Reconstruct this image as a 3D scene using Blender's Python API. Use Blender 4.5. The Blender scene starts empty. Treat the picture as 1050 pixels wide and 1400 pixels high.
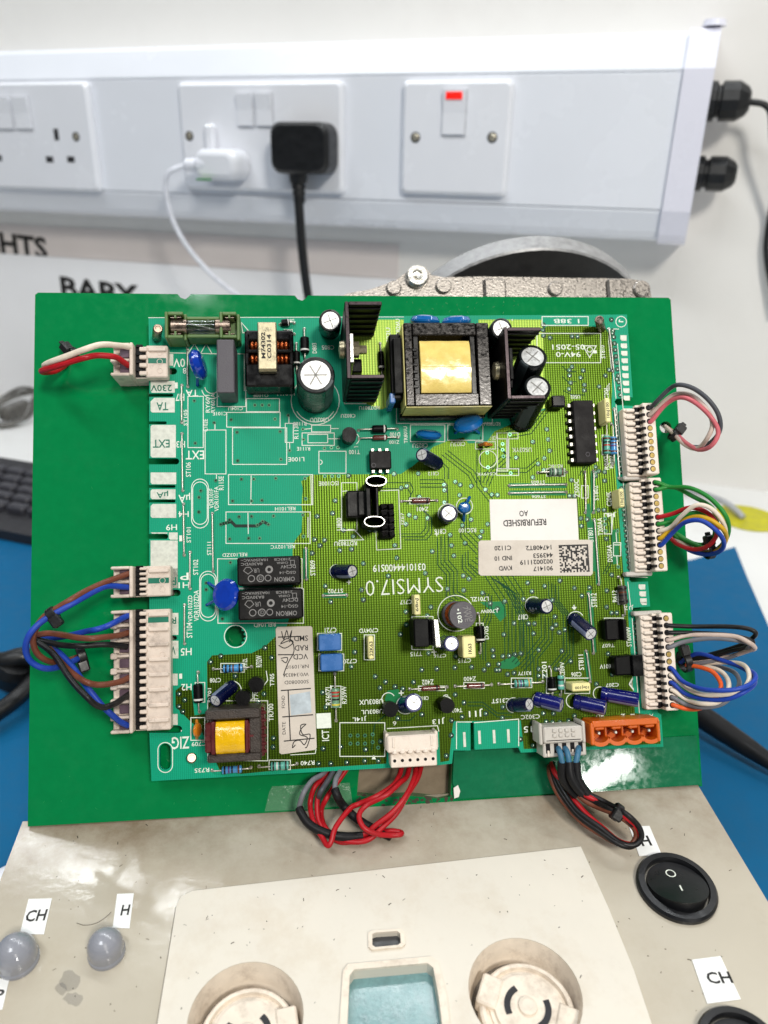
import bpy, math, random
from mathutils import Vector, Matrix
from mathutils.geometry import tessellate_polygon
random.seed(7)
S = bpy.context.scene
COL = S.collection
MM = 0.001

# ---------------------------------------------------------------- camera
# world: X along the wall, Y into the wall, Z up, bench top at z = 0
RX = Vector((0.94537252, 0.32550596, 0.01779543))      # camera right in the world
RD = Vector((0.15050793, -0.38739794, -0.90954395))    # camera down
RF = Vector((-0.28916806, 0.86253621, -0.41522659))    # camera forward
EYE = Vector((0, 0, 0.255))
cam = bpy.data.cameras.new('camera'); co = bpy.data.objects.new('camera', cam); COL.objects.link(co)
co.matrix_world = Matrix(((RX.x, -RD.x, -RF.x, EYE.x), (RX.y, -RD.y, -RF.y, EYE.y), (RX.z, -RD.z, -RF.z, EYE.z), (0, 0, 0, 1)))
cam.sensor_fit = 'AUTO'; cam.sensor_width = 36; cam.lens = 27
cam.clip_start = 0.01; cam.clip_end = 20
cam.dof.use_dof = True; cam.dof.focus_distance = 0.243; cam.dof.aperture_fstop = 12.5
S.camera = co

# ---------------------------------------------------------------- light
S.view_settings.view_transform = 'Standard'; S.view_settings.look = 'None'
S.view_settings.exposure = 0.14; S.view_settings.gamma = 1.0; S.view_settings.use_curve_mapping = False
wd = bpy.data.worlds.new('World'); S.world = wd; wd.use_nodes = True
wd.node_tree.nodes['Background'].inputs[0].default_value = (0.90, 0.95, 1.0, 1)
wd.node_tree.nodes['Background'].inputs[1].default_value = 0.11
def area(name, loc, target, sx, sy, watt, col):
    l = bpy.data.lights.new(name, 'AREA'); l.shape = 'RECTANGLE'; l.size = sx; l.size_y = sy; l.energy = watt; l.color = col
    o = bpy.data.objects.new(name, l); COL.objects.link(o); o.location = loc
    o.rotation_euler = (Vector(target) - Vector(loc)).to_track_quat('-Z', 'Y').to_euler()
    return o
area('ceiling_light_right', (0.67, -0.62, 1.08), (-.05, .22, .14), 0.24, 0.24, 13.5, (1, .96, .88))
area('ceiling_light_overhead', (-0.40, -0.50, 1.65), (-.05, .4, .1), 1.2, 0.25, 13, (.93, .97, 1))
area('strip_light_wall', (-0.30, 0.60, 0.98), (-.30, .42, .1), 1.5, 0.022, 4.2, (.93, .97, 1))
sl = area('side_lamp', (1.40, -1.11, .625), (.01, .215, .068), 0.14, 0.028, 1.9, (1, .98, .94))
_z = (Vector((1.40, -1.11, .625)) - Vector((.01, .215, .068))).normalized(); _x = Vector((.102, .118, .043)); _x = (_x - _x.dot(_z) * _z).normalized()
sl.rotation_euler = Matrix((_x, _z.cross(_x), _z)).transposed().to_euler()

# ---------------------------------------------------------------- frames (surfaces things stand on)
def ray(px, py):
    return RX * ((px - 525) / 1050) + RD * ((py - 700) / 1050) + RF
class Frame:
    """a flat surface with its own axes; coordinates in millimetres, third one is the height above it"""
    def __init__(s, o, a, b, c): s.o, s.a, s.b, s.c = o, a, b, c
    def at(s, px, py, h=0.0):
        r = ray(px, py); t = ((s.o + s.c * (h * MM)) - EYE).dot(s.c) / r.dot(s.c)
        p = EYE + r * t - s.o
        return Vector((p.dot(s.a) / MM, p.dot(s.b) / MM, h))
    def world(s, p): return s.o + s.a * (p[0] * MM) + s.b * (p[1] * MM) + s.c * (p[2] * MM)
    def mat(s, p):
        w = s.world(p)
        return Matrix(((s.a.x, s.b.x, s.c.x, w.x), (s.a.y, s.b.y, s.c.y, w.y), (s.a.z, s.b.z, s.c.z, w.z), (0, 0, 0, 1)))
bn = Vector((0.36392838, -0.777798, 0.51243185)).normalized()
bu = Vector((0.90643902, 0.42232798, -0.0027)); bu = (bu - bu.dot(bn) * bn).normalized(); bv = bn.cross(bu)
BOARD = Frame(EYE - bn * 0.253, bu, bv, bn)                       # top face of the circuit board
PLATE_H = -6.0                                                    # top face of the green sheet, in the board's heights
ku = Vector((bu.x, bu.y, 0)).normalized(); kb = Vector((-ku.y, ku.x, 0)) * math.cos(.05) + Vector((0, 0, math.sin(.05))); kn = ku.cross(kb)
_e = BOARD.world(BOARD.at(500, 1104, PLATE_H))
BOX = Frame(_e, ku, kb, kn)                                       # top of the beige test box, origin at its back edge
WALL_Y = 0.690
WALL = Frame(Vector((0, WALL_Y, 0)), Vector((1, 0, 0)), Vector((0, 0, 1)), Vector((0, -1, 0)))
BENCH = Frame(Vector((0, 0, 0)), Vector((1, 0, 0)), Vector((0, 1, 0)), Vector((0, 0, 1)))
Bq, Kq, Wq, Tq = BOARD.at, BOX.at, WALL.at, BENCH.at

# ---------------------------------------------------------------- materials
def srgb(r, g, b):
    f = lambda c: ((c / 255 + .055) / 1.055) ** 2.4 if c > 10 else c / 255 / 12.92
    return (f(r), f(g), f(b), 1)
MATS = {}
def mat(name, col, rough=.5, metal=0., spec=.5, var=.12, vs=200., bump=0., bs=1500., coat=0., alpha=1., trans=0., ior=1.45, rv=.12, emit=0, dirt=0., dirtcol=None, dirts=60., bd=.0003):
    m = bpy.data.materials.new(name); m.use_nodes = True; N = m.node_tree.nodes; L = m.node_tree.links
    p = N['Principled BSDF']
    p.inputs['Roughness'].default_value = rough; p.inputs['Metallic'].default_value = metal
    p.inputs['Specular IOR Level'].default_value = spec; p.inputs['Coat Weight'].default_value = coat; p.inputs['Coat Roughness'].default_value = .12
    p.inputs['Alpha'].default_value = alpha; p.inputs['Transmission Weight'].default_value = trans; p.inputs['IOR'].default_value = ior
    tc = N.new('ShaderNodeTexCoord')
    nz = N.new('ShaderNodeTexNoise'); nz.inputs['Scale'].default_value = vs; nz.inputs['Detail'].default_value = 5; nz.inputs['Roughness'].default_value = .6
    L.new(tc.outputs['Object'], nz.inputs['Vector'])
    mr = N.new('ShaderNodeMapRange'); mr.inputs[1].default_value = .3; mr.inputs[2].default_value = .7
    mr.inputs[3].default_value = 1 - var; mr.inputs[4].default_value = 1 + var
    L.new(nz.outputs['Fac'], mr.inputs[0])
    mx = N.new('ShaderNodeMix'); mx.data_type = 'RGBA'; mx.blend_type = 'MULTIPLY'; mx.inputs[0].default_value = 1
    mx.inputs[6].default_value = col; L.new(mr.outputs[0], mx.inputs[7]); out = mx.outputs[2]
    if dirt > 0:
        n2 = N.new('ShaderNodeTexNoise'); n2.inputs['Scale'].default_value = dirts; n2.inputs['Detail'].default_value = 9; n2.inputs['Roughness'].default_value = .72
        L.new(tc.outputs['Object'], n2.inputs['Vector'])
        r2 = N.new('ShaderNodeMapRange'); r2.inputs[1].default_value = .50; r2.inputs[2].default_value = .78; r2.inputs[3].default_value = 0; r2.inputs[4].default_value = dirt
        L.new(n2.outputs['Fac'], r2.inputs[0])
        m2 = N.new('ShaderNodeMix'); m2.data_type = 'RGBA'; L.new(r2.outputs[0], m2.inputs[0]); L.new(out, m2.inputs[6]); m2.inputs[7].default_value = dirtcol or (.05, .04, .03, 1)
        out = m2.outputs[2]
    L.new(out, p.inputs['Base Color'])
    r3 = N.new('ShaderNodeMapRange'); r3.inputs[1].default_value = .3; r3.inputs[2].default_value = .7
    r3.inputs[3].default_value = max(.02, rough - rv); r3.inputs[4].default_value = min(1, rough + rv)
    L.new(nz.outputs['Fac'], r3.inputs[0]); L.new(r3.outputs[0], p.inputs['Roughness'])
    if bump > 0:
        n4 = N.new('ShaderNodeTexNoise'); n4.inputs['Scale'].default_value = bs; n4.inputs['Detail'].default_value = 4
        L.new(tc.outputs['Object'], n4.inputs['Vector'])
        b = N.new('ShaderNodeBump'); b.inputs['Strength'].default_value = bump; b.inputs['Distance'].default_value = bd
        L.new(n4.outputs['Fac'], b.inputs['Height']); L.new(b.outputs[0], p.inputs['Normal'])
    if emit:
        p.inputs['Emission Color'].default_value = col; p.inputs['Emission Strength'].default_value = emit
    MATS[name] = m
    return m
def striped(name, c0, c1, pitch, rough, metal, spec=.5, cross=0., bump=.25, coat=.0):
    """solder mask: fine woven ribs along the board plus cloudy variation"""
    m = bpy.data.materials.new(name); m.use_nodes = True; N = m.node_tree.nodes; L = m.node_tree.links
    p = N['Principled BSDF']; p.inputs['Roughness'].default_value = rough; p.inputs['Metallic'].default_value = metal
    p.inputs['Specular IOR Level'].default_value = spec; p.inputs['Coat Weight'].default_value = coat; p.inputs['Coat Roughness'].default_value = .22
    tc = N.new('ShaderNodeTexCoord'); sx = N.new('ShaderNodeSeparateXYZ'); L.new(tc.outputs['Object'], sx.inputs[0])
    def wave(out, pt):
        a = N.new('ShaderNodeMath'); a.operation = 'MULTIPLY'; a.inputs[1].default_value = 2 * math.pi / (pt * MM); L.new(out, a.inputs[0])
        b = N.new('ShaderNodeMath'); b.operation = 'SINE'; L.new(a.outputs[0], b.inputs[0])
        c = N.new('ShaderNodeMapRange'); c.inputs[1].default_value = -1; c.inputs[2].default_value = 1; L.new(b.outputs[0], c.inputs[0])
        return c.outputs[0]
    w = wave(sx.outputs[0], pitch)
    if cross > 0:
        w2 = wave(sx.outputs[1], pitch * .9)
        ad = N.new('ShaderNodeMath'); ad.operation = 'MULTIPLY_ADD'; ad.inputs[1].default_value = cross; L.new(w2, ad.inputs[0]); L.new(w, ad.inputs[2]); w = ad.outputs[0]
    nz = N.new('ShaderNodeTexNoise'); nz.inputs['Scale'].default_value = 45; nz.inputs['Detail'].default_value = 6; L.new(tc.outputs['Object'], nz.inputs['Vector'])
    mx0 = N.new('ShaderNodeMath'); mx0.operation = 'MULTIPLY_ADD'; mx0.inputs[1].default_value = .55; L.new(w, mx0.inputs[0])
    n5 = N.new('ShaderNodeMath'); n5.operation = 'MULTIPLY'; n5.inputs[1].default_value = .6; L.new(nz.outputs['Fac'], n5.inputs[0]); L.new(n5.outputs[0], mx0.inputs[2])
    mx = N.new('ShaderNodeMix'); mx.data_type = 'RGBA'; mx.inputs[6].default_value = c0; mx.inputs[7].default_value = c1; L.new(mx0.outputs[0], mx.inputs[0])
    L.new(mx.outputs[2], p.inputs['Base Color'])
    b = N.new('ShaderNodeBump'); b.inputs['Strength'].default_value = bump; b.inputs['Distance'].default_value = .00006; L.new(w, b.inputs['Height']); L.new(b.outputs[0], p.inputs['Normal'])
    MATS[name] = m; return m

striped('laminate', srgb(0, 128, 95), srgb(0, 160, 122), .62, .48, 0, .18, .25, .25, 0)
striped('copper_pour', srgb(34, 53, 1), srgb(64, 89, 2), .85, .34, .78, .4, .3, .5, 0)
striped('copper_pour_pale', srgb(84, 130, 44), srgb(150, 170, 70), .95, .40, .5, .3, .2, .6, 0)
mat('laminate_edge', srgb(20, 150, 110), .5)
mat('trace_gap', srgb(2, 62, 34), .5, vs=400, spec=.15)
mat('trace_light', srgb(10, 112, 62), .45, .1, spec=.2)
mat('via_dark', srgb(2, 34, 24), .4, spec=.3)
mat('via_ring', srgb(70, 130, 96), .3, .4)
mat('silk', srgb(226, 232, 220), .6, var=.08, vs=900)
mat('solder', srgb(190, 195, 190), .28, .9, var=.2, vs=1500, bump=.3, bs=2500)
mat('tin_pad', srgb(206, 208, 196), .45, .15, var=.12, vs=700, dirt=.2, dirts=300)
mat('wire_tin', srgb(196, 192, 182), .36, .75, var=.08, vs=800)
mat('sleeve_black', srgb(7, 12, 13), .28, coat=.15, spec=.35)
mat('sleeve_navy', srgb(7, 13, 52), .25, coat=.25, var=.2)
mat('sleeve_blue', srgb(10, 16, 96), .25, coat=.3, var=.2)
mat('sleeve_mark', srgb(120, 128, 156), .4)
mat('sleeve_mark_dark', srgb(52, 60, 62), .4)
mat('can_top', srgb(226, 226, 224), .36, .45, var=.10, vs=900, bump=.25, bs=1800)
mat('can_score', srgb(140, 138, 134), .5, .5)
mat('varistor_blue', srgb(4, 52, 160), .16, coat=.7, var=.15, bump=.15, bs=500)
mat('disc_blue', srgb(6, 92, 158), .2, coat=.6, var=.15, bump=.1, bs=500)
mat('film_blue', srgb(52, 104, 168), .32, coat=.2, var=.1)
mat('film_cream', srgb(236, 226, 158), .4, var=.06, dirt=.15, dirts=250)
mat('film_cream_side', srgb(206, 196, 140), .45)
mat('film_grey', srgb(76, 72, 78), .5, bump=.25, bs=2600)
mat('plastic_black', srgb(6, 6, 7), .45, var=.25, bump=.12, bs=2500, spec=.16)
mat('plastic_black_gloss', srgb(6, 6, 7), .24, var=.2, spec=.25)
mat('relay_black', srgb(9, 8, 9), .40, spec=.2, bump=.1, bs=2200, dirt=.25, dirtcol=srgb(90, 86, 80), dirts=120)
mat('relay_print', srgb(128, 126, 124), .6)
mat('ink_black', srgb(26, 24, 24), .6)
mat('ink_teal', srgb(0, 108, 84), .5)
mat('ic_black', srgb(20, 17, 18), .5, bump=.2, bs=3000, spec=.2)
mat('heatsink', srgb(5, 4, 5), .40, .0, spec=.2, var=.3, bump=.12, bs=2600)
mat('heatsink_rim', srgb(52, 42, 45), .35, .6, var=.35, vs=1200)
mat('rim_aluminium', srgb(186, 184, 180), .28, 1., var=.3, vs=500)
mat('bare_aluminium', srgb(214, 212, 206), .3, .9, var=.15, vs=900, bump=.2)
mat('core_steel', srgb(24, 21, 20), .2, .45, var=.4, vs=900, bump=.10, bs=1200)
mat('ferrite', srgb(58, 50, 45), .45, .2, var=.3, vs=600, bump=.5, bs=2200)
mat('strap_brass', srgb(170, 160, 132), .35, .8, var=.2, vs=500, bump=.2)
mat('copper_wire', srgb(186, 96, 52), .28, .9, var=.35, vs=1600, bump=.5, bs=2600)
mat('tape_yellow', srgb(230, 204, 116), .26, coat=.4, var=.10, vs=180, bump=.2, bs=420, dirt=.25, dirtcol=srgb(200, 130, 10), dirts=120, bd=.0008)
mat('tape_gold', srgb(226, 176, 0), .24, coat=.6, var=.14, vs=180, bump=.5, bs=420, bd=.0008)
mat('tape_side', srgb(190, 180, 100), .4, var=.12)
mat('bobbin_maroon', srgb(84, 22, 24), .35, var=.2)
mat('ceramic_orange', srgb(206, 122, 30), .25, coat=.4)
mat('holder_green', srgb(88, 116, 62), .42, var=.1, dirt=.25, dirts=200)
mat('fuse_cap', srgb(150, 132, 118), .28, .95, var=.25, vs=600)
mat('glass', (.95, 1, .98, 1), .03, trans=1, var=0, rv=.02)
mat('res_blue', srgb(70, 140, 196), .3, coat=.3)
mat('res_teal', srgb(90, 168, 152), .3, coat=.3)
mat('res_green', srgb(110, 150, 120), .3, coat=.3)
mat('res_dark', srgb(58, 52, 48), .4)
for k, c in dict(band_black=(22, 20, 24), band_brown=(92, 48, 24), band_red=(176, 44, 36), band_violet=(88, 62, 120), band_gold=(176, 140, 60), band_yellow=(206, 190, 60), band_white=(216, 216, 210)).items(): mat(k, srgb(*c), .35)
mat('diode_glass', srgb(96, 40, 34), .1, coat=.6)
mat('paper_white', srgb(232, 226, 220), .55, var=.03, vs=60, dirt=.12, dirtcol=srgb(170, 160, 150), dirts=140)
mat('paper_grey', srgb(206, 196, 184), .5, var=.06, vs=60, dirt=.35, dirtcol=srgb(160, 146, 132), dirts=110)
mat('paper_blue', srgb(180, 190, 196), .6, var=.25, vs=260)
mat('plug_white', srgb(232, 218, 204), .45, var=.05, dirt=.38, dirtcol=srgb(120, 100, 84), dirts=190)
mat('plug_left', srgb(216, 200, 186), .45, var=.10, dirt=.9, dirtcol=srgb(86, 72, 62), dirts=150)
mat('plug_grey', srgb(196, 190, 182), .48, var=.06, dirt=.3, dirtcol=srgb(110, 100, 92), dirts=200)
mat('contact_dark', srgb(9, 6, 9), .5, .1, var=.4, spec=.25)
mat('contact_mauve', srgb(96, 76, 88), .4, .3, var=.3)
mat('hole_tan', srgb(158, 134, 74), .35, .5, var=.3, vs=1500)
mat('orange_plastic', srgb(206, 94, 12), .36, var=.06, dirt=.12, dirts=150)
for k, c in dict(w_white=(226, 212, 194), w_red=(172, 16, 28), w_brown=(112, 62, 44), w_blue=(24, 62, 160), w_black=(18, 18, 20), w_green=(30, 128, 46), w_yellow=(206, 162, 32), w_grey=(112, 112, 118), w_dkgrey=(70, 72, 78), w_pink=(206, 104, 112), w_beige=(198, 178, 166), w_orange=(222, 92, 40), w_teal=(60, 110, 140)).items():
    mat(k, srgb(*c), .44, var=.10, vs=260, coat=.0, spec=.4, bump=.10, bs=700, dirt=.22, dirtcol=srgb(70, 58, 50), dirts=170)
mat('shrink', srgb(22, 22, 24), .5, spec=.3, bump=.3, bs=900)
mat('tie_black', srgb(16, 16, 18), .4, bump=.15, bs=1500)
mat('acrylic_green', srgb(2, 120, 64), .08, var=.05, vs=300, spec=.4, bump=.05, bs=1600, rv=.05, dirt=.10, dirtcol=srgb(60, 140, 96), dirts=90, bd=.0001)
mat('acrylic_edge', srgb(22, 132, 70), .3)
mat('box_beige', srgb(186, 178, 162), .12, var=.03, vs=30, rv=.06, bump=.08, bs=260, dirt=.30, dirtcol=srgb(150, 130, 102), dirts=24, bd=.0005)
mat('box_inner', srgb(132, 116, 94), .6, var=.12, vs=60, dirt=.6, dirtcol=srgb(70, 56, 42), dirts=60)
mat('fascia_cream', srgb(216, 209, 196), .40, var=.04, vs=40, dirt=.42, dirtcol=srgb(180, 156, 122), dirts=34)
mat('fascia_dirty', srgb(228, 216, 200), .55, var=.08, vs=200, dirt=.55, dirtcol=srgb(120, 92, 66), dirts=130)
mat('seam_dark', srgb(70, 58, 46), .7)
mat('lcd', srgb(112, 150, 152), .22, var=.22, vs=300, coat=.3, dirt=.6, dirtcol=srgb(40, 70, 78), dirts=320, bump=.2, bs=900)
mat('lens_dark', srgb(62, 62, 64), .35)
mat('lens_grey', srgb(140, 142, 150), .18, coat=.5, var=.05, spec=.6)
mat('switch_black', srgb(22, 23, 26), .36, bump=.12, bs=1800)
mat('label_white', srgb(238, 238, 236), .5, var=.03)
mat('mat_blue', srgb(6, 90, 134), .6, spec=.2, var=.06, vs=120, bump=.2, bs=900, dirt=.1, dirtcol=srgb(20, 60, 90))
mat('bench_white', srgb(226, 226, 224), .4, var=.04, vs=8, dirt=.3, dirtcol=srgb(190, 184, 176), dirts=14)
mat('wall_paint', srgb(226, 224, 220), .7, var=.03, vs=6, dirt=.15, dirtcol=srgb(176, 168, 164), dirts=7)
mat('wall_sheet', srgb(236, 236, 238), .35, var=.03, vs=6)
mat('wall_band', srgb(220, 211, 207), .5, var=.04, vs=10)
mat('pvc_white', srgb(226, 229, 236), .25, var=.02, vs=12, rv=.05)
mat('pvc_cap', srgb(224, 224, 236), .3, var=.02, vs=12)
mat('pvc_shade', srgb(196, 198, 204), .35)
mat('socket_white', srgb(228, 230, 236), .22, var=.02, vs=20, coat=.2)
mat('socket_hole', srgb(40, 40, 44), .6)
mat('brass_screw', srgb(176, 170, 154), .35, .6)
mat('neon_red', srgb(236, 30, 20), .3, emit=.5)
mat('plug_black', srgb(20, 21, 23), .4, bump=.1, bs=500)
mat('cable_black', srgb(20, 21, 23), .42)
mat('cable_white', srgb(226, 228, 236), .35)
mat('cable_clear', srgb(96, 94, 90), .25, var=.2)
mat('cable_grey', srgb(160, 162, 164), .5)
mat('sticker_yellow', srgb(186, 180, 20), .5, var=.2, vs=120)
mat('cast_alloy', srgb(150, 144, 138), .32, .8, var=.22, vs=900, bump=.32, bs=1300)
mat('flange_steel', srgb(150, 150, 151), .42, .35, var=.25, vs=300, bump=.35, bs=700)
mat('flange_shaded', srgb(44, 44, 44), .6, .1, var=.25, vs=200, bump=.3)
mat('keyboard_black', srgb(38, 38, 42), .5)
mat('key_grey', srgb(56, 56, 62), .45)
mat('key_print', srgb(170, 170, 176), .5)
mat('soot', srgb(62, 52, 40), .7)
mat('tape_clear', srgb(150, 190, 160), .16, trans=0., alpha=.16, var=.02, bump=.9, bs=170, bd=.002, rv=.05)
mat('tape_scuffed', srgb(236, 240, 232), .14, alpha=.42, var=.1, vs=800, bump=1., bs=420, bd=.0012, rv=.04)

mat('ink_smudge', srgb(80, 82, 92), .3, alpha=.20, var=.4, vs=160)
mat('acrylic_strip', srgb(22, 108, 72), .07, var=.08, vs=500, spec=.5, rv=.05, dirt=.25, dirtcol=srgb(70, 120, 96), dirts=120)
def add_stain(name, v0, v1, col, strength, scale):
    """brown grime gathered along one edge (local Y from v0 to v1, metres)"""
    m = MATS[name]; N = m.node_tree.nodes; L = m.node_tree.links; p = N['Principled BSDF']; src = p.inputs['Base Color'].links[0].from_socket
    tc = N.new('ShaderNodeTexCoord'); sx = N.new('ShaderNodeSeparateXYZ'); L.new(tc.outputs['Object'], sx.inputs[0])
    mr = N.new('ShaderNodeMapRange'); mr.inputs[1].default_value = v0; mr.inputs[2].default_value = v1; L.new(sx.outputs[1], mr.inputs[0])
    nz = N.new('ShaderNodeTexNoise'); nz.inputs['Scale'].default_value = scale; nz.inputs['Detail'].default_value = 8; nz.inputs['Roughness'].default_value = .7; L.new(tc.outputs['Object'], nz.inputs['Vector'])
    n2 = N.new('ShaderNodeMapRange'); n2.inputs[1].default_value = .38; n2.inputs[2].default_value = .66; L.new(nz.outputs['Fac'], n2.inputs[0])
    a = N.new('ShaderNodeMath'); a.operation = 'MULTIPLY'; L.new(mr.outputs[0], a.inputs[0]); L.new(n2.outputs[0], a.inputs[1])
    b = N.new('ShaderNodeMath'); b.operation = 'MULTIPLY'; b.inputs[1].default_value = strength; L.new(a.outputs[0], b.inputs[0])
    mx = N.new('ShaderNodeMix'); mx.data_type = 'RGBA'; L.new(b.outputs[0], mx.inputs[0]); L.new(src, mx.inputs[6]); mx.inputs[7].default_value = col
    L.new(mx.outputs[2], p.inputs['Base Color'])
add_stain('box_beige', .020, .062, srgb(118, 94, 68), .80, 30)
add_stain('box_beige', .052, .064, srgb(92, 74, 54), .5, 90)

# ---------------------------------------------------------------- mesh builder
class MB:
    def __init__(s): s.v = []; s.f = []; s.sm = []; s.T = None
    def add(s, vs, fs, smooth=False):
        b = len(s.v)
        for p in vs:
            p = Vector(p)
            s.v.append(s.T @ p if s.T is not None else p)
        for f in fs: s.f.append([i + b for i in f]); s.sm.append(smooth)
        return s
    def box(s, x0, x1, y0, y1, z0, z1, b=0.):
        if x0 > x1: x0, x1 = x1, x0
        if y0 > y1: y0, y1 = y1, y0
        if z0 > z1: z0, z1 = z1, z0
        b = min(b, (x1 - x0) * .45, (y1 - y0) * .45, (z1 - z0) * .45)
        if b <= 0:
            return s.add([(x0, y0, z0), (x1, y0, z0), (x1, y1, z0), (x0, y1, z0), (x0, y0, z1), (x1, y0, z1), (x1, y1, z1), (x0, y1, z1)],
                         [(3, 2, 1, 0), (4, 5, 6, 7), (0, 1, 5, 4), (1, 2, 6, 5), (2, 3, 7, 6), (3, 0, 4, 7)])
        X, Y, Z = (x0, x1), (y0, y1), (z0, z1); vs = []; idx = {}
        for i in (0, 1):
            for j in (0, 1):
                for k in (0, 1):
                    sx, sy, sz = 1 - 2 * i, 1 - 2 * j, 1 - 2 * k
                    for ax in range(3):
                        p = [X[i], Y[j], Z[k]]
                        if ax != 0: p[0] += sx * b
                        if ax != 1: p[1] += sy * b
                        if ax != 2: p[2] += sz * b
                        idx[i, j, k, ax] = len(vs); vs.append(p)
        fs = []
        for ax in range(3):
            o = [a for a in range(3) if a != ax]
            for sd in (0, 1):
                q = []
                for (m, n) in ((0, 0), (1, 0), (1, 1), (0, 1)):
                    c = [0, 0, 0]; c[ax] = sd; c[o[0]] = m; c[o[1]] = n; q.append(idx[c[0], c[1], c[2], ax])
                if (sd == 0) == (ax != 1): q.reverse()
                fs.append(q)
            for (m, n) in ((0, 0), (1, 0), (1, 1), (0, 1)):       # edge chamfers along ax
                c0 = [0, 0, 0]; c0[o[0]] = m; c0[o[1]] = n; c0[ax] = 0; c1 = list(c0); c1[ax] = 1
                fs.append([idx[tuple(c0) + (o[0],)], idx[tuple(c1) + (o[0],)], idx[tuple(c1) + (o[1],)], idx[tuple(c0) + (o[1],)]])
        for i in (0, 1):
            for j in (0, 1):
                for k in (0, 1): fs.append([idx[i, j, k, 0], idx[i, j, k, 1], idx[i, j, k, 2]])
        return s.add(vs, fs)
    def lathe(s, p, d, prof, n=20, smooth=True, a0=0., a1=360., sx=1.):
        """prof: list of (radius, height along d); repeated points make a hard edge"""
        p = Vector(p); d = Vector(d).normalized()
        e = Vector((0, 0, 1)) if abs(d.z) < .9 else Vector((1, 0, 0))
        a = (e - e.dot(d) * d).normalized(); b = d.cross(a); full = a1 - a0 >= 359.9
        cnt = n if full else n + 1
        ring = [(math.cos(math.radians(a0 + (a1 - a0) * i / n)), math.sin(math.radians(a0 + (a1 - a0) * i / n))) for i in range(cnt)]
        for k in range(len(prof) - 1):
            (r0, h0), (r1, h1) = prof[k], prof[k + 1]
            vs = [p + d * h0 + (a * c * sx + b * t) * r0 for c, t in ring] + [p + d * h1 + (a * c * sx + b * t) * r1 for c, t in ring]
            fs = []
            for i in range(n):
                j = (i + 1) % cnt
                fs.append((i, j, cnt + j, cnt + i))
            s.add(vs, fs, smooth)
        return s
    def cyl(s, p0, p1, r, r1=None, n=16, cap=True, bev=0.):
        p0 = Vector(p0); p1 = Vector(p1); L = (p1 - p0).length; r1 = r if r1 is None else r1
        pr = ([(0, 0)] if cap else []) + [(r, 0)]
        if bev: pr += [(r1, L - bev), (r1 - bev, L)]
        else: pr += [(r1, L)]
        if cap: pr += [(0, L)]
        return s.lathe(p0, p1 - p0, pr, n)
    def tube(s, pts, r, n=8, sub=5, cap=True):
        P = [Vector(p) for p in pts]
        if sub > 1 and len(P) > 2:
            Q = []
            for i in range(len(P) - 1):
                a = P[i - 1] if i else P[i] * 2 - P[i + 1]; d = P[i + 2] if i + 2 < len(P) else P[i + 1] * 2 - P[i]
                b, c = P[i], P[i + 1]
                for k in range(sub):
                    t = k / sub
                    Q.append(.5 * ((2 * b) + (c - a) * t + (2 * a - 5 * b + 4 * c - d) * t * t + (3 * b - a - 3 * c + d) * t ** 3))
            Q.append(P[-1]); P = Q
        t = (P[1] - P[0]).normalized(); e = Vector((0, 0, 1)) if abs(t.z) < .9 else Vector((1, 0, 0)); a = (e - e.dot(t) * t).normalized()
        vs = []; m = len(P)
        for i, p in enumerate(P):
            t = (P[min(i + 1, m - 1)] - P[max(i - 1, 0)]).normalized(); a = (a - a.dot(t) * t).normalized(); b = t.cross(a)
            for k in range(n):
                w = 2 * math.pi * k / n; vs.append(p + (a * math.cos(w) + b * math.sin(w)) * r)
        fs = [(i * n + k, i * n + (k + 1) % n, (i + 1) * n + (k + 1) % n, (i + 1) * n + k) for i in range(m - 1) for k in range(n)]
        s.add(vs, fs, True)
        if cap: s.add(vs[:n], [tuple(range(n))[::-1]]); s.add(vs[-n:], [tuple(range(n))])
        return s
    def prism(s, poly, z0, z1, holes=(), side=True):
        loops = [[Vector((p[0], p[1], 0)) for p in poly]] + [[Vector((p[0], p[1], 0)) for p in h] for h in holes]
        flat = [p for l in loops for p in l]; n = len(flat)
        tri = []
        for t in tessellate_polygon(loops):
            a, b, c = (flat[i] for i in t)
            cr = (b - a).cross(c - a).z
            tri.append(tuple(t) if cr > 0 else tuple(t)[::-1])
        if side:
            s.add([(p.x, p.y, z1) for p in flat] + [(p.x, p.y, z0) for p in flat], tri + [tuple(i + n for i in t)[::-1] for t in tri])
            for l in loops:
                m = len(l)
                s.add([(p.x, p.y, z0) for p in l] + [(p.x, p.y, z1) for p in l], [(i, (i + 1) % m, m + (i + 1) % m, m + i) for i in range(m)])
        else: s.add([(p.x, p.y, z1) for p in flat], tri)
        return s
    def strip(s, pts, w, z, closed=False):
        """flat ribbon of width w through 2-D points"""
        P = [Vector((p[0], p[1], 0)) for p in pts]; n = len(P); vs = []
        for i in range(n):
            pr = P[(i - 1) % n] if (closed or i) else None; nx = P[(i + 1) % n] if (closed or i < n - 1) else None
            d0 = (P[i] - pr).normalized() if pr else None; d1 = (nx - P[i]).normalized() if nx else None
            d0 = d0 or d1; d1 = d1 or d0; t = (d0 + d1)
            t = t.normalized() if t.length > 1e-6 else d1
            k = 1 / max(.45, t.dot(d1)); o = Vector((-t.y, t.x, 0)) * (w / 2 * k)
            vs += [(P[i].x - o.x, P[i].y - o.y, z), (P[i].x + o.x, P[i].y + o.y, z)]
        m = n if closed else n - 1
        return s.add(vs, [(2 * i, 2 * ((i + 1) % n), 2 * ((i + 1) % n) + 1, 2 * i + 1) for i in range(m)])
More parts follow.
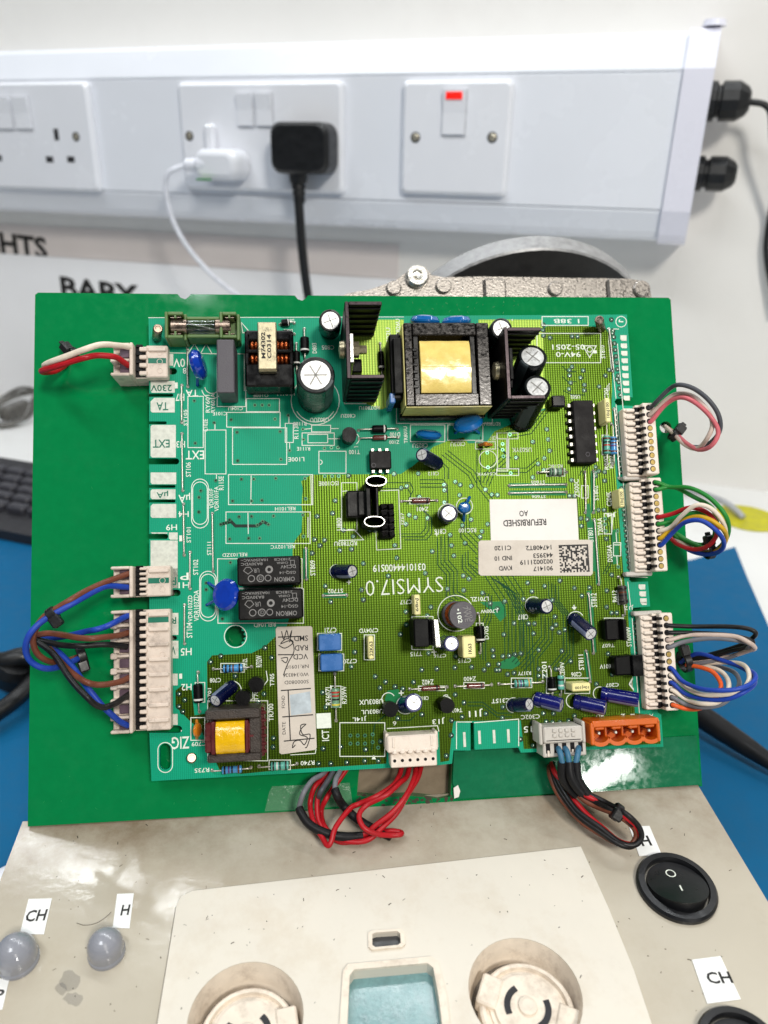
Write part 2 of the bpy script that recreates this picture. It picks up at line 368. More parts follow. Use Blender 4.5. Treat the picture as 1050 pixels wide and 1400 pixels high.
    def disc(s, x, y, z, r, n=10, r0=0.):
        o = [(x + r * math.cos(2 * math.pi * k / n), y + r * math.sin(2 * math.pi * k / n), z) for k in range(n)]
        if r0 <= 0: return s.add(o, [tuple(range(n))])
        i_ = [(x + r0 * math.cos(2 * math.pi * k / n), y + r0 * math.sin(2 * math.pi * k / n), z) for k in range(n)]
        return s.add(o + i_, [(k, (k + 1) % n, n + (k + 1) % n, n + k) for k in range(n)])
    def text(s, txt, cx, cy, w, h, rot, z, bold=0.):
        """flat lettering fitted into w x h millimetres about (cx, cy)"""
        cu = bpy.data.curves.new('lettering', 'FONT'); cu.body = txt; cu.resolution_u = 2; cu.offset = bold
        ob = bpy.data.objects.new('lettering', cu); me = bpy.data.meshes.new_from_object(ob)
        vs = [v.co.copy() for v in me.vertices]; fs = [tuple(p.vertices) for p in me.polygons]
        bpy.data.objects.remove(ob); bpy.data.curves.remove(cu); bpy.data.meshes.remove(me)
        if not vs: return s
        x0 = min(v.x for v in vs); x1 = max(v.x for v in vs); y0 = min(v.y for v in vs); y1 = max(v.y for v in vs)
        a = math.radians(rot); ca, sa = math.cos(a), math.sin(a); out = []
        for v in vs:
            x = (v.x - (x0 + x1) / 2) / max(1e-6, x1 - x0) * w; y = (v.y - (y0 + y1) / 2) / max(1e-6, y1 - y0) * h
            out.append((cx + x * ca - y * sa, cy + x * sa + y * ca, z))
        return s.add(out, fs)
    def build(s, name, m, parent=None, frame=None, origin=None):
        o_ = Vector(origin) if origin is not None else (Vector(parent['_o']) if parent is not None and '_o' in parent else Vector((0, 0, 0)))
        me = bpy.data.meshes.new(name); me.from_pydata([(v - o_) * MM for v in s.v], [], s.f); me.update()
        me.polygons.foreach_set('use_smooth', s.sm)
        me.materials.append(MATS[m]); ob = bpy.data.objects.new(name, me); COL.objects.link(ob)
        ob['_o'] = tuple(o_)
        if parent is not None:
            ob.parent = parent; ob.location = (o_ - Vector(parent['_o'])) * MM
        else: ob.matrix_world = frame.mat(o_)
        return ob
def empty(name, frame, o):
    ob = bpy.data.objects.new(name, None); ob.empty_display_size = .01; COL.objects.link(ob); ob['_o'] = tuple(o); ob.matrix_world = frame.mat(o); return ob
def tag(o, label, cat, group=None, kind=None):
    if label: o['label'] = label
    if cat: o['category'] = cat
    if group: o['group'] = group
    if kind: o['kind'] = kind
    return o
def PX(frame, pts, h=0): return [frame.at(x, y, h) for x, y in pts]
def rrect(x0, x1, y0, y1, r, n=4):
    out = []
    for cx, cy, a in ((x1 - r, y1 - r, 0), (x0 + r, y1 - r, 90), (x0 + r, y0 + r, 180), (x1 - r, y0 + r, 270)):
        for k in range(n + 1):
            t = math.radians(a + 90 * k / n); out.append((cx + r * math.cos(t), cy + r * math.sin(t)))
    return out
def circ(x, y, r, n=24, sy=1.): return [(x + r * math.cos(2 * math.pi * k / n), y + sy * r * math.sin(2 * math.pi * k / n)) for k in range(n)]
def textpx(mb, frame, txt, x0, y0, x1, y1, rot=180, h=0.14, bold=0.):
    """lettering that covers a rectangle of the surface"""
    c = frame.at((x0 + x1) / 2, (y0 + y1) / 2, h)
    w = (frame.at(x1, (y0 + y1) / 2, h) - frame.at(x0, (y0 + y1) / 2, h)).length; t = (frame.at((x0 + x1) / 2, y1, h) - frame.at((x0 + x1) / 2, y0, h)).length
    if abs(rot) % 180 > 45: w, t = t, w
    return mb.text(txt, c.x, c.y, w, t, rot, h, bold)

# ================================================================ the setting
fl = MB().box(-1400, 900, -500, WALL_Y / MM + 60, -30, 0).build('bench_top', 'bench_white', None, BENCH); fl['kind'] = 'structure'
wl = MB().box(-1500, 1000, -40, 1500, -40, 0).build('wall', 'wall_paint', None, WALL); wl['kind'] = 'structure'
# ---- white sheet on the wall with lettering above and on it
zs = Wq(100, 353, 2).y
sh = empty('wall_panel', WALL, (-300, zs - 150, 0))
pxr = Wq(820, 500, 2).x
MB().box(-1000, pxr, -20, zs, .2, 3, .6).build('panel_sheet', 'wall_sheet', sh)
t = MB(); textpx(t, WALL, 'BABY', 83, 384, 188, 413, -2.2, 3.3, .035); t.build('lettering', 'ink_black', sh)
tag(sh, 'smooth white sheet covering the wall below the trunking, with black lettering', 'wall panel')
bd = empty('wall_strip', WALL, (-700, zs + 20, 0))
MB().box(-1000, Wq(545, 340, 1).x, zs + .5, Wq(100, 312, 1).y, .1, 1.2).build('strip_sheet', 'wall_band', bd)
t = MB(); textpx(t, WALL, 'LIGHTS', -52, 318, 62, 347, -3.0, 1.5, .035); t.build('lettering', 'ink_black', bd)
tag(bd, 'pinkish grey strip on the wall under the trunking, ending in bold black capitals', 'wall strip')

# ---- dado trunking
xa, xb = Wq(921, 185, 52).x, Wq(962, 185, 52).x
zt, zl1, zl0, zb_ = Wq(500, 52, 44).y, Wq(500, 103, 50).y, Wq(500, 274, 50).y, Wq(500, 312, 44).y
tr = empty('wall_trunking', WALL, (xa - 300, (zt + zb_) / 2, 0))
def profile_run(mb, prof, x0, x1, smooth=False):
    n = len(prof)
    mb.add([(x0, z, h) for h, z in prof] + [(x1, z, h) for h, z in prof], [(i, i + 1, n + i + 1, n + i) for i in range(n - 1)], smooth)
    mb.add([(x0, z, h) for h, z in prof], [tuple(range(n))]); mb.add([(x1, z, h) for h, z in prof], [tuple(range(n))[::-1]])
prof = [(.2, zt), (30, zt), (36, zt - 1), (40, zt - 4), (42, zt - 8), (50, zl1 + 1.5), (50, zl1), (49, zl1 - .1), (49, zl0 + .1), (50, zl0), (50, zl0 - 1.5), (44, zb_ + 7), (41, zb_ + 3), (34, zb_), (.2, zb_)]
m = MB(); profile_run(m, prof, -1000, xa); m.build('trunking_body', 'pvc_white', tr)
m = MB(); m.box(-990, xa - .3, zl0 + .8, zl1 - .8, 49.2, 50.6, .3); m.build('lid', 'pvc_white', tr)
pe = [(.2, zt + 2), (31, zt + 2), (38, zt + 1), (43, zt - 4), (53, zl1 + 1), (53, zl0), (46, zb_ + 5), (42, zb_), (34, zb_ - 2.5), (.2, zb_ - 2.5)]
m = MB(); profile_run(m, pe, xa, xb); ec = m.build('end_cap', 'pvc_cap', tr)
m = MB(); c = Wq(985, 38, 40); m.cyl((c.x - 4, zt + 2, 34), (c.x - 4, zt + 6, 34), 8, 7, 16); m.build('cap_screw', 'pvc_cap', ec)
for (px, py, r) in ((1012, 138, 13), (992, 238, 12)):
    c = Wq(px - 8, py, 30)
    g = MB(); g.lathe((xb - .5, c.y, 27), (1, 0, 0), [(0, 0), (r, 0), (r, 5), (r * .8, 6), (r * .8, 8), (r, 9), (r, 20), (r * .72, 26), (r * .5, 28), (0, 28)], 12, False); g.build('cable_gland', 'plug_black', tr)
tag(tr, 'long white plastic trunking along the wall with end cap and two black cable glands', 'trunking')
cb = MB(); c = Wq(1004, 138, 30)
cb.tube([(xb + 24, c.y, 27), (xb + 40, c.y - 4, 27), Wq(1056, 190, 26), Wq(1060, 250, 18), Wq(1052, 300, 6), Wq(1048, 350, 6), Wq(1062, 430, 8)], 2.2)
tag(cb.build('black_cable', 'cable_black', None, WALL, c), 'thin black cable leaving the upper gland and curving down the wall', 'cable')

# ---- socket plates
def faceplate(name, x0, x1, y0, y1):
    a, b = Wq(x0, (y0 + y1) / 2, 58).x, Wq(x1, (y0 + y1) / 2, 58).x; cx = (x0 + x1) / 2
    zt_, zb2 = Wq(cx, y0, 58).y, Wq(cx, y1, 58).y
    e = empty(name, WALL, ((a + b) / 2, zb2, 50.7))
    m = MB(); P = rrect(a, b, zb2, zt_, 3.5)
    m.prism(P, 50.7, 55.5); n = len(P); cx_, cz = (a + b) / 2, (zb2 + zt_) / 2
    q = [(cx_ + (x - cx_) * (1 - 5 / abs(b - a)), cz + (z - cz) * (1 - 5 / abs(zt_ - zb2))) for x, z in P]
    m.add([(x, z, 55.5) for x, z in P] + [(x, z, 58) for x, z in q], [(i, (i + 1) % n, n + (i + 1) % n, n + i) for i in range(n)], False)
    m.prism(q, 57.9, 58, side=False)
    m.build('plate', 'socket_white', e)
    return e
def rocker(e, x0, x1, y0, y1, red=None):
    a, b = Wq(x0, (y0 + y1) / 2, 59).x, Wq(x1, (y0 + y1) / 2, 59).x; cx = (x0 + x1) / 2; z1, z0 = Wq(cx, y0, 59).y, Wq(cx, y1, 59).y
    m = MB(); m.box(a - 1.2, b + 1.2, z0 - 1.2, z1 + 1.2, 58.1, 58.5, .2); s_ = m.build('switch_surround', 'pvc_shade', e)
    m = MB(); zm = (z0 + z1) / 2
    m.add([(a, z0, 60.6), (b, z0, 60.6), (b, zm, 60.2), (a, zm, 60.2), (b, z1, 62.2), (a, z1, 62.2), (a, z0, 58.3), (b, z0, 58.3), (b, z1, 58.3), (a, z1, 58.3)],
          [(0, 1, 2, 3), (3, 2, 4, 5), (6, 7, 1, 0), (7, 8, 4, 2, 1), (8, 9, 5, 4), (9, 6, 0, 3, 5)])
    r = m.build('rocker', 'socket_white', e)
    if red:
        m = MB(); zr = z1 - (z1 - z0) * .20; m.box(a + 2.2, b - 2.2, zr, z1 - .8, 60.8, 62.6, .4); m.build('neon_window', 'neon_red', r)
def hole(e, px, py, w, h):
    c = Wq(px, py, 58); MB().box(c.x - w / 2, c.x + w / 2, c.y - h / 2, c.y + h / 2, 57, 58.25, .1).build('pin_slot', 'socket_hole', e)
def screw(e, px, py, r=2.7):
    c = Wq(px, py, 58); m = MB(); m.disc(c.x, c.y, 58.2, r + 1.2, 20, r * .9); s_ = m.build('screw_recess', 'socket_hole', e)
    m = MB(); m.lathe((c.x, c.y, 57.6), (0, 0, 1), [(r, 0), (r, .8), (r * .7, 1.2), (0, 1.3)], 16); m.box(c.x - r * .8, c.x + r * .8, c.y - .4, c.y + .4, 58.6, 59); m.build('screw', 'brass_screw', e)
GS = 'double sockets on the trunking'
e = faceplate('wall_socket', -98, 126, 112, 258)
for r in ((-6, 16), (20, 41)): rocker(e, r[0], r[1], 134, 176)
hole(e, 77, 184, 5, 9.5); hole(e, 68, 218, 8, 5); hole(e, 97, 218, 8, 5); hole(e, -2, 216, 8, 5); hole(e, -30, 215, 8, 5); hole(e, -20, 180, 5, 9.5); screw(e, 104, 187)
tag(e, 'white double wall socket with nothing plugged in, cut off by the left edge', 'wall socket', GS)
e = faceplate('wall_socket', 247, 468, 111, 262)
rocker(e, 325, 346, 129, 172); rocker(e, 351, 372, 129, 172); screw(e, 259, 186); hole(e, 445, 185, 4, 4)
tag(e, 'white double wall socket holding the white charger and the black plug', 'wall socket', GS)
e = faceplate('switch_plate', 549, 696, 109, 267)
rocker(e, 606, 636, 124, 184, True); screw(e, 568, 188); screw(e, 673, 188)
tag(e, 'white single switch plate with a red neon window above its rocker', 'switch plate')

# ---- white charger with cable
c = Wq(294, 224, 75); ch = empty('phone_charger', WALL, (c.x, c.y, 58.5))
m = MB(); a = Wq(262, 224, 84).x; b = Wq(322, 224, 84).x; z1 = Wq(294, 203, 84).y; z0 = Wq(294, 247, 84).y; n = 28
L_ = [[(x, y, hh) for x, y in rrect(a + q, b - q, z0 + q, z1 - q, 9 - q * .6, 6)] for q, hh in ((1.5, 58.6), (0, 61), (0, 76), (.8, 80), (2.6, 83), (5, 84.2))]
for i in range(5): m.add(L_[i] + L_[i + 1], [(k, (k + 1) % n, n + (k + 1) % n, n + k) for k in range(n)], True)
m.add(L_[5], [tuple(range(n))]); m.build('charger_body', 'socket_white', ch)
c2 = Wq(288, 184, 62); MB().box(c2.x - 4.4, c2.x + 4.4, c2.y - 12, c2.y + 8, 58.3, 66, 2).build('earth_tab', 'socket_white', ch)
c3 = Wq(276, 222, 85); m = MB(); m.lathe((c3.x + 6, c3.y - 1, 76), (-1, -.05, .18), [(0, 0), (7.5, 0), (7.5, 13), (6, 15), (5.2, 15), (5, 24), (4, 25), (0, 25)], 16); m.build('cable_plug', 'cable_white', ch)
c4 = MB().box(c.x - 10, c.x + 2, c.y - 12.6, c.y - 11, 85, 90, .3); c4.build('green_mark', 'w_green', ch)
m = MB(); m.tube([(c3.x - 16, c3.y - 2, 80), Wq(231, 236, 84), Wq(227, 262, 82), Wq(238, 305, 78), Wq(262, 345, 74), Wq(300, 385, 66), Wq(345, 420, 56), Wq(390, 480, 50), (Wq(410, 520, 50).x, 3, 52)], 2.2, 8); m.build('cable', 'cable_white', ch)
tag(ch, 'small white charger in the middle socket with its thin white cable hanging down', 'charger')
# ---- black mains plug
a = Wq(367, 200, 84).x; b = Wq(447, 200, 84).x; z1 = Wq(407, 166, 84).y; z0 = Wq(407, 238, 84).y
pl = empty('mains_plug', WALL, ((a + b) / 2, (z0 + z1) / 2, 58.5)); m = MB()
P0 = rrect(a + 2, b - 2, z0 + 2, z1 - 2, 9, 6); P1 = rrect(a, b, z0, z1, 9, 6); P2 = rrect(a + 2.5, b - 2.5, z0 + 2.5, z1 - 2.5, 8, 6); n = len(P0); hs = (58.6, 62, 80, 84.5)
L_ = [[(x, y, h) for x, y in P] for P, h in ((P0, 58.6), (P1, 62), (P1, 80), (P2, 84))]
for i in range(3): m.add(L_[i] + L_[i + 1], [(k, (k + 1) % n, n + (k + 1) % n, n + k) for k in range(n)], True)
m.add(L_[3], [tuple(range(n))]); m.build('plug_body', 'plug_black', pl)
cs = Wq(405, 240, 74); ce = Wq(408, 290, 72); m = MB(); m.lathe((cs.x, z0 + 1.5, 71), (ce.x - cs.x, ce.y - cs.y, -2), [(0, 0), (7.5, 0), (7, 8), (5.4, 9), (6, 12), (5, 13), (5.6, 17), (4.6, 18), (5, 22), (4, 24), (0, 28)], 14); m.build('strain_relief', 'plug_black', pl)
m = MB(); m.tube([(cs.x, z0 - 16, 71), Wq(410, 300, 71), Wq(413, 340, 70), Wq(420, 398, 68), Wq(432, 470, 60), (Wq(440, 520, 50).x, 5, 60)], 3.9, 10); m.build('cable', 'cable_black', pl)
tag(pl, 'chunky black mains plug in the middle socket, black cable hanging straight down', 'mains plug')

# ---- gas valve behind the green sheet
VH = -38
gv = empty('gas_valve', BOARD, Bq(680, 430, VH))
out = PX(BOARD, [(440, 420), (475, 401), (505, 396), (540, 384), (556, 372), (562, 366), (572, 362), (582, 366), (590, 376), (606, 379), (660, 378), (860, 381), (878, 384), (888, 393), (892, 410), (892, 800), (440, 800)], VH)
m = MB(); m.prism(out, VH - 45, VH); bdy = m.build('valve_body', 'cast_alloy', gv)
for (x0, x1) in ((660, 690), (828, 850)):
    p0, p1 = Bq(x0, 384, VH), Bq(x1, 384, VH); MB().box(p0.x, p1.x, p0.y - 45, p0.y + .5, VH + .3, VH + 2, .8).build('rib', 'cast_alloy', bdy)
for (x, y, r) in ((538, 395, 3.0), (606, 392, 3.2), (758, 396, 3.0), (876, 396, 3.6), (846, 396, 2.6)):
    p = Bq(x, y, VH); m = MB(); m.lathe(p, (0, 0, 1), [(r, -.5), (r, 1.2), (r * .85, 1.6), (0, 1.6)], 18, False); m.build('boss', 'cast_alloy', bdy)
p = Bq(571, 376, VH + 3); m = MB(); m.lathe((p.x, p.y, VH - 1), (0, 0, 1), [(4.6, 0), (4.6, 3), (3.9, 4.2), (2.2, 4.2), (1.8, 2.6), (0, 2.4)], 18); m.box(p.x - 2.4, p.x + 2.4, p.y - .5, p.y + .5, VH + 3.0, VH + 3.4); m.build('valve_screw', 'bare_aluminium', gv)
nf = Vector((0.02, -.85, .53)).normalized(); pc = Bq(752, 340, -62); upv = (Vector((0, 1, 0)) - nf * nf.y).normalized(); RFL = 68
cen = pc - upv * RFL; m = MB(); m.lathe(cen - nf * 10, nf, [(0, 0), (RFL, 0), (RFL, 9.2), (RFL - .8, 10)], 64); fg = m.build('flange', 'flange_steel', gv)
m = MB(); m.lathe(cen - nf * 10, nf, [(RFL - .8, 10.0), (0, 10.02)], 64, False); m.build('flange_face', 'flange_shaded', gv)  # same steel as the rim, its shade put into a darker colour
for ang in (52, 118, 20):
    d = (upv * math.sin(math.radians(ang)) + nf.cross(upv) * -1 * math.cos(math.radians(ang))) * (RFL * .80); m = MB(); m.lathe(cen + d, nf, [(2.4, .1), (2.1, .6), (0, .5)], 14); m.build('bolt_hole', 'bare_aluminium', fg)
m = MB(); m.lathe(cen - nf * 40, nf, [(20, 0), (20, 33)], 24); m.build('neck', 'cast_alloy', gv)
tag(gv, 'silver cast metal gas valve with a round flange behind the green sheet', 'gas valve')

# ---- things on the bench
tm = empty('rubber_mat', BENCH, (0, 150, 0)); m = MB()
P = [Tq(1005, 748, 2), Tq(945, 766, 2), Tq(860, 770, 2), Tq(40, 690, 2), Tq(-260, 680, 2), Vector((-700, -120, 2)), Vector((280, -120, 2)), Tq(1110, 1010, 2), Tq(1050, 855, 2), Tq(1020, 786, 2)]
m.prism(P, .3, 2.3); m.build('mat_sheet', 'mat_blue', tm); tag(tm, 'blue rubber mat lying on the white bench under the box', 'work mat')
kf = Tq(20, 634, 16); kn_ = Tq(20, 735, 6); kb_ = empty('keyboard', BENCH, (kf.x, kn_.y, 0))
xr = Tq(120, 690, 10).x; m = MB()
m.add([(xr - 440, kn_.y, 2.4), (xr, kn_.y, 2.4), (xr, kf.y, 2.4), (xr - 440, kf.y, 2.4), (xr - 440, kn_.y, 10), (xr, kn_.y, 10), (xr, kf.y, 20), (xr - 440, kf.y, 20)], [(4, 5, 6, 7), (0, 1, 5, 4), (1, 2, 6, 5), (2, 3, 7, 6), (3, 0, 4, 7)])
m.build('keyboard_case', 'keyboard_black', kb_)
dy = (kf.y - kn_.y); rows = 5
for r in range(rows):
    for k in range(21):
        y0 = kn_.y + dy * (.22 + .62 * r / rows); y1 = y0 + dy * .62 / rows - 2.4; x1 = xr - 8 - k * 19 - (r % 3) * 6; z = 10 + (y0 - kn_.y) / dy * 10
        MB().box(x1 - 16, x1, y0, y1, z - 1, z + 6, 1.6).build('key', 'key_grey', kb_)
tag(kb_, 'black keyboard with worn keys at the left edge behind the green sheet', 'keyboard')
wl_ = MB(); c = Tq(22, 556, 10)
for k in range(3):
    o = k * 4.; wl_.tube([c + Vector((-34 - o, 4, -6)), c + Vector((-22, 22 + o, 2 + o)), c + Vector((2, 26 + o, 8)), c + Vector((24, 4, 6 + o)), c + Vector((30, -20 - o, -4)), c + Vector((8, -38 - o, -6)), c + Vector((-28, -30, -4 + o)), c + Vector((-46, -6 + o, -6))], 1.8, 8)
wl_.box(c.x + 2, c.x + 16, c.y - 30, c.y + 6, 3, 18, 3)
tag(wl_.build('cable_coil', 'cable_clear', None, BENCH, c), 'loose coil of translucent grey cable on the bench behind the keyboard', 'cable')
bc = empty('black_lead', BENCH, Tq(10, 940, 8)); m = MB()
m.tube([Tq(-60, 1010, 10), Tq(-5, 975, 12), Tq(28, 950, 14), Tq(60, 915, 12), Tq(100, 880, 8)], 4.2, 10); m.build('lead', 'cable_black', bc)
m = MB(); m.tube([Tq(-40, 900, 16), Tq(0, 905, 20), Tq(30, 898, 22), Tq(52, 905, 18), Tq(90, 930, 12)], 5, 10); m.build('moulded_plug', 'plug_black', bc)
m = MB(); m.lathe(Tq(18, 920, 14), (.3, .2, .9), [(0, -6), (8, -6), (9, 0), (8, 5), (0, 6)], 14, True); m.build('coupler', 'plug_black', bc)
tag(bc, 'bundled black lead with moulded plug on the blue mat at the left edge', 'cable')
nz_ = MB(); p = Tq(-2, 1196, 14); nz_.lathe(p + Vector((-10, -6, -12)), (.55, .75, .35), [(0, 0), (5, 0), (5, 8), (2.6, 22), (1.2, 27), (0, 28)], 16)
tag(nz_.build('white_nozzle', 'cable_white', None, BENCH, p), 'white pointed plastic tip on the mat, at the left edge beside the box', 'nozzle')
gc = MB(); gc.tube([Tq(890, 660, 4), Tq(950, 672, 6), Tq(985, 684, 8), Tq(1004, 696, 6), Tq(1016, 708, 2.5)], 2.6, 8)
tag(gc.build('grey_cable', 'cable_grey', None, BENCH, Tq(985, 690, 4)), 'soft grey cable running from behind the green sheet to the yellow sticker', 'cable')
ys = MB(); c = Tq(1022, 708, .6); ys.prism(circ(c.x, c.y, 25, 32, 1.0), .3, .9)
tag(ys.build('yellow_sticker', 'sticker_yellow', None, BENCH, c), 'round yellow sticker on the white bench at the right edge', 'sticker')
tk = empty('thick_black_cable', BENCH, Tq(1000, 1010, 8)); m = MB()
m.tube([Tq(900, 948, 14), Tq(950, 972, 14), Tq(985, 996, 12), Tq(1015, 1018, 10), Tq(1060, 1045, 10), Tq(1120, 1085, 9)], 3.4, 10); m.build('cable_core', 'cable_black', tk)
m = MB(); m.lathe(Tq(948, 972, 15), Tq(990, 1000, 13) - Tq(948, 972, 15), [(0, 0), (5.6, 0), (5.6, 10), (4.8, 26), (3.6, 40)], 14); m.build('sleeve', 'shrink', tk)
tag(tk, 'thick black cable with a sleeve crossing the blue mat from behind the green sheet', 'cable')

# ---- beige test box
bl, br = Kq(28, 1131), Kq(957, 1078)
x0, x1 = bl.x, br.x
KX = lambda px, py: Kq(px, py).x
kx = empty('test_box', BOX, (0, -60, 0)); bot = -62
fas = [Kq(*p) for p in ((262, 1221), (795, 1160), (833, 1244), (868, 1330), (898, 1420), (930, 1520), (190, 1560), (214, 1400), (232, 1290), (240, 1240), (247, 1228))]
m = MB(); fo = [(p.x, p.y) for p in fas]
m.prism([(x0, 3.5), (x0, -190), (x1, -190), (x1, 3.5)], -2.5, 0, holes=[fo]); top = m.build('top_panel', 'box_beige', kx)
m = MB()
for (a, b, c_, d) in ((x0, x0 + 2.5, -190, 0), (x1 - 2.5, x1, -190, 0), (x0 + 2.5, x1 - 2.5, -190, -187.5), (x0 + 2.5, x1 - 2.5, -2.5, 0)): m.box(a, b, c_, d, bot, -2.6)
m.build('side_walls', 'box_beige', kx)
m = MB(); m.prism([(x0 + 3, -3), (x0 + 3, -187), (x1 - 3, -187), (x1 - 3, -3)], -9, -8); m.build('inner_floor', 'seam_dark', kx)
# back panel the sheet is fixed to, seen through the cut-out
p0, p1, p2, p3 = [Bq(x, y, PLATE_H - 5.2) for x, y in ((440, 1010), (680, 1000), (690, 1088), (440, 1104))]
m = MB(); m.prism([p0, p3, p2, p1], PLATE_H - 7.2, PLATE_H - 5.2)
kw = [BOARD.world(v) for v in m.v]; m.v = [Vector(((w - BOX.o).dot(BOX.a), (w - BOX.o).dot(BOX.b), (w - BOX.o).dot(BOX.c))) / MM for w in kw]
m.build('back_panel', 'box_inner', kx)
# fascia
def knobhole(cx, cy, rx):
    c = Kq(cx, cy, 1.2); r = (Kq(cx + rx, cy, 1.2) - c).length; return c, r
k1, r1 = knobhole(336, 1392, 79); k2, r2 = knobhole(718, 1356, 77)
wn = [Kq(*p, 1.2) for p in ((478, 1336), (484, 1328), (584, 1319), (592, 1325), (600, 1368), (606, 1420), (610, 1480), (472, 1490), (474, 1420))]
sw = [Kq(*p, 1.2) for p in ((509, 1279), (514, 1277), (543, 1275), (547, 1278), (548, 1291), (544, 1294), (513, 1297), (509, 1294))]
cfx = sum(p.x for p in fas) / len(fas); cfy = sum(p.y for p in fas) / len(fas)
fin = [(cfx + (p.x - cfx) * .993, cfy + (p.y - cfy) * .993) for p in fas]
m = MB(); m.prism(fin, -5, 1.2, holes=[circ(k1.x, k1.y, r1, 40), circ(k2.x, k2.y, r2, 40), [(p.x, p.y) for p in wn], [(p.x, p.y) for p in sw]])
fp = m.build('fascia', 'fascia_cream', kx)
def ring_border(poly, w, z0, z1, name, mt, par):
    cx = sum(p[0] for p in poly) / len(poly); cy = sum(p[1] for p in poly) / len(poly)
    o = []; n = len(poly)
    for p in poly:
        d = Vector((p[0] - cx, p[1] - cy)); d = d * ((d.length + w) / d.length); o.append((cx + d.x, cy + d.y))
    MB().prism(o, z0, z1, holes=[[(p[0], p[1]) for p in poly]]).build(name, mt, par)
ring_border(wn, 2.2, 1.21, 2.0, 'window_rim', 'fascia_dirty', fp); ring_border(sw, 1.2, 1.21, 1.9, 'window_rim', 'fascia_dirty', fp)
MB().prism([(p.x, p.y) for p in wn], -6.5, -2.2).build('display', 'lcd', kx)
MB().prism([(p.x, p.y) for p in sw], -3.5, -.2).build('small_window', 'lens_dark', kx)
for (c, r, rot) in ((k1, r1, 8), (k2, r2, -28)):
    m = MB(); m.lathe((c.x, c.y, -8), (0, 0, 1), [(r * 1.002, 9.1), (r * .93, 2), (r * .90, 0), (0, 0)], 40); kh = m.build('knob_well', 'fascia_dirty', kx)
    T = Matrix.Translation((c.x + .4, c.y - 2.2, 0)) @ Matrix.Rotation(math.radians(rot), 4, 'Z')
    m = MB(); m.T = T
    m.lathe((0, 0, -7.9), (0, 0, 1), [(r * .84, 0), (r * .84, 5), (r * .80, 5.6), (r * .74, 5.6), (r * .72, 4.4), (r * .67, 4.4), (r * .66, 5.2), (r * .60, 5.2), (r * .58, 6.2), (0, 6.2)], 40, False)
    for sgn in (-1, 1): m.box(sgn * r * .50, sgn * r * .88, -r * .26, r * .30, -6, -1.2, .5)
    kd = m.build('knob_seat', 'fascia_dirty', kx)
    m = MB(); m.T = T
    for sgn in (0, 180):
        for rr, ww in ((.36, .11),):
            arc = [(r * rr * math.cos(math.radians(sgn + a)), r * rr * math.sin(math.radians(sgn + a))) for a in range(-42, 43, 12)]
            m.strip(arc, r * ww, -1.55)
    m.build('slot', 'socket_hole', kd)
    m = MB(); m.T = T; m.lathe((0, 0, -1.7), (0, 0, 1), [(r * .17, 0), (r * .16, .8), (r * .10, 1.1), (0, .9)], 20); m.build('spindle', 'fascia_dirty', kd)
# indicator domes
for (px, py, rx) in ((22, 1304, 27), (144, 1294, 24)):
    c = Kq(px, py, 3); r = (Kq(px + rx, py, 3) - c).length
    m = MB(); m.lathe((c.x, c.y, 0), (0, 0, 1), [(r * 1.05, .05), (r * 1.05, 1), (r, 1.4), (r, 3.2)] + [(r * math.cos(math.radians(a)), 3.2 + r * 1.0 * math.sin(math.radians(a))) for a in range(10, 91, 10)], 32)
    m.build('indicator_dome', 'lens_grey', kx)
# rocker switches
def rocker_switch(px, py, rx):
    c = Kq(px, py, 1); r = (Kq(px + rx, py, 1) - c).length
    m = MB(); m.lathe((c.x, c.y, 0), (0, 0, 1), [(r, .1), (r, 1.2), (r * .95, 2.0), (r * .80, 2.2), (r * .78, 1.0), (r * .78, -2), (0, -2)], 44); bz = m.build('round_switch', 'switch_black', kx)
    m = MB(); q = r * .74; n = 40
    prof_z = lambda y: 1.6 + (2.6 * (y / q) if y > 0 else -1.0 * (y / q) ** 2 + 1.0 * y / q * -1.2)
    ringv = [(q * math.cos(2 * math.pi * k / n), q * math.sin(2 * math.pi * k / n)) for k in range(n)]
    rings = [1., .8, .6, .4, .2]
    vs = []
    for s_ in rings: vs += [(c.x + x * s_, c.y + y * s_, 2.2 - .28 * (y * s_) + .012 * (y * s_) ** 2) for x, y in ringv]
    vs.append((c.x, c.y, 2.2)); fs = []
    for i in range(len(rings) - 1): fs += [(i * n + k, i * n + (k + 1) % n, (i + 1) * n + (k + 1) % n, (i + 1) * n + k) for k in range(n)]
    fs += [((len(rings) - 1) * n + k, (len(rings) - 1) * n + (k + 1) % n, len(vs) - 1) for k in range(n)]
    m.add(vs, fs, True); m.add([(v[0], v[1], -1.5) for v in vs[:n]] + vs[:n], [(k, (k + 1) % n, n + (k + 1) % n, n + k) for k in range(n)], True)
    rk = m.build('switch_rocker', 'switch_black', bz)
    z_at = lambda y: 2.2 - .28 * y + .012 * y * y + .12
    m = MB(); y = r * .36; m.disc(c.x, c.y + y, 0, 1.5, 20, 1.15)
    for i, v in enumerate(m.v): v.z = z_at(v.y - c.y)
    m.box(c.x - .2, c.x + .2, c.y - r * .30, c.y - r * .10, z_at(-r * .2) - .3, z_at(-r * .2) + .1); m.build('switch_mark', 'silk', bz)
rocker_switch(925, 1212, 53); rocker_switch(1015, 1438, 60)
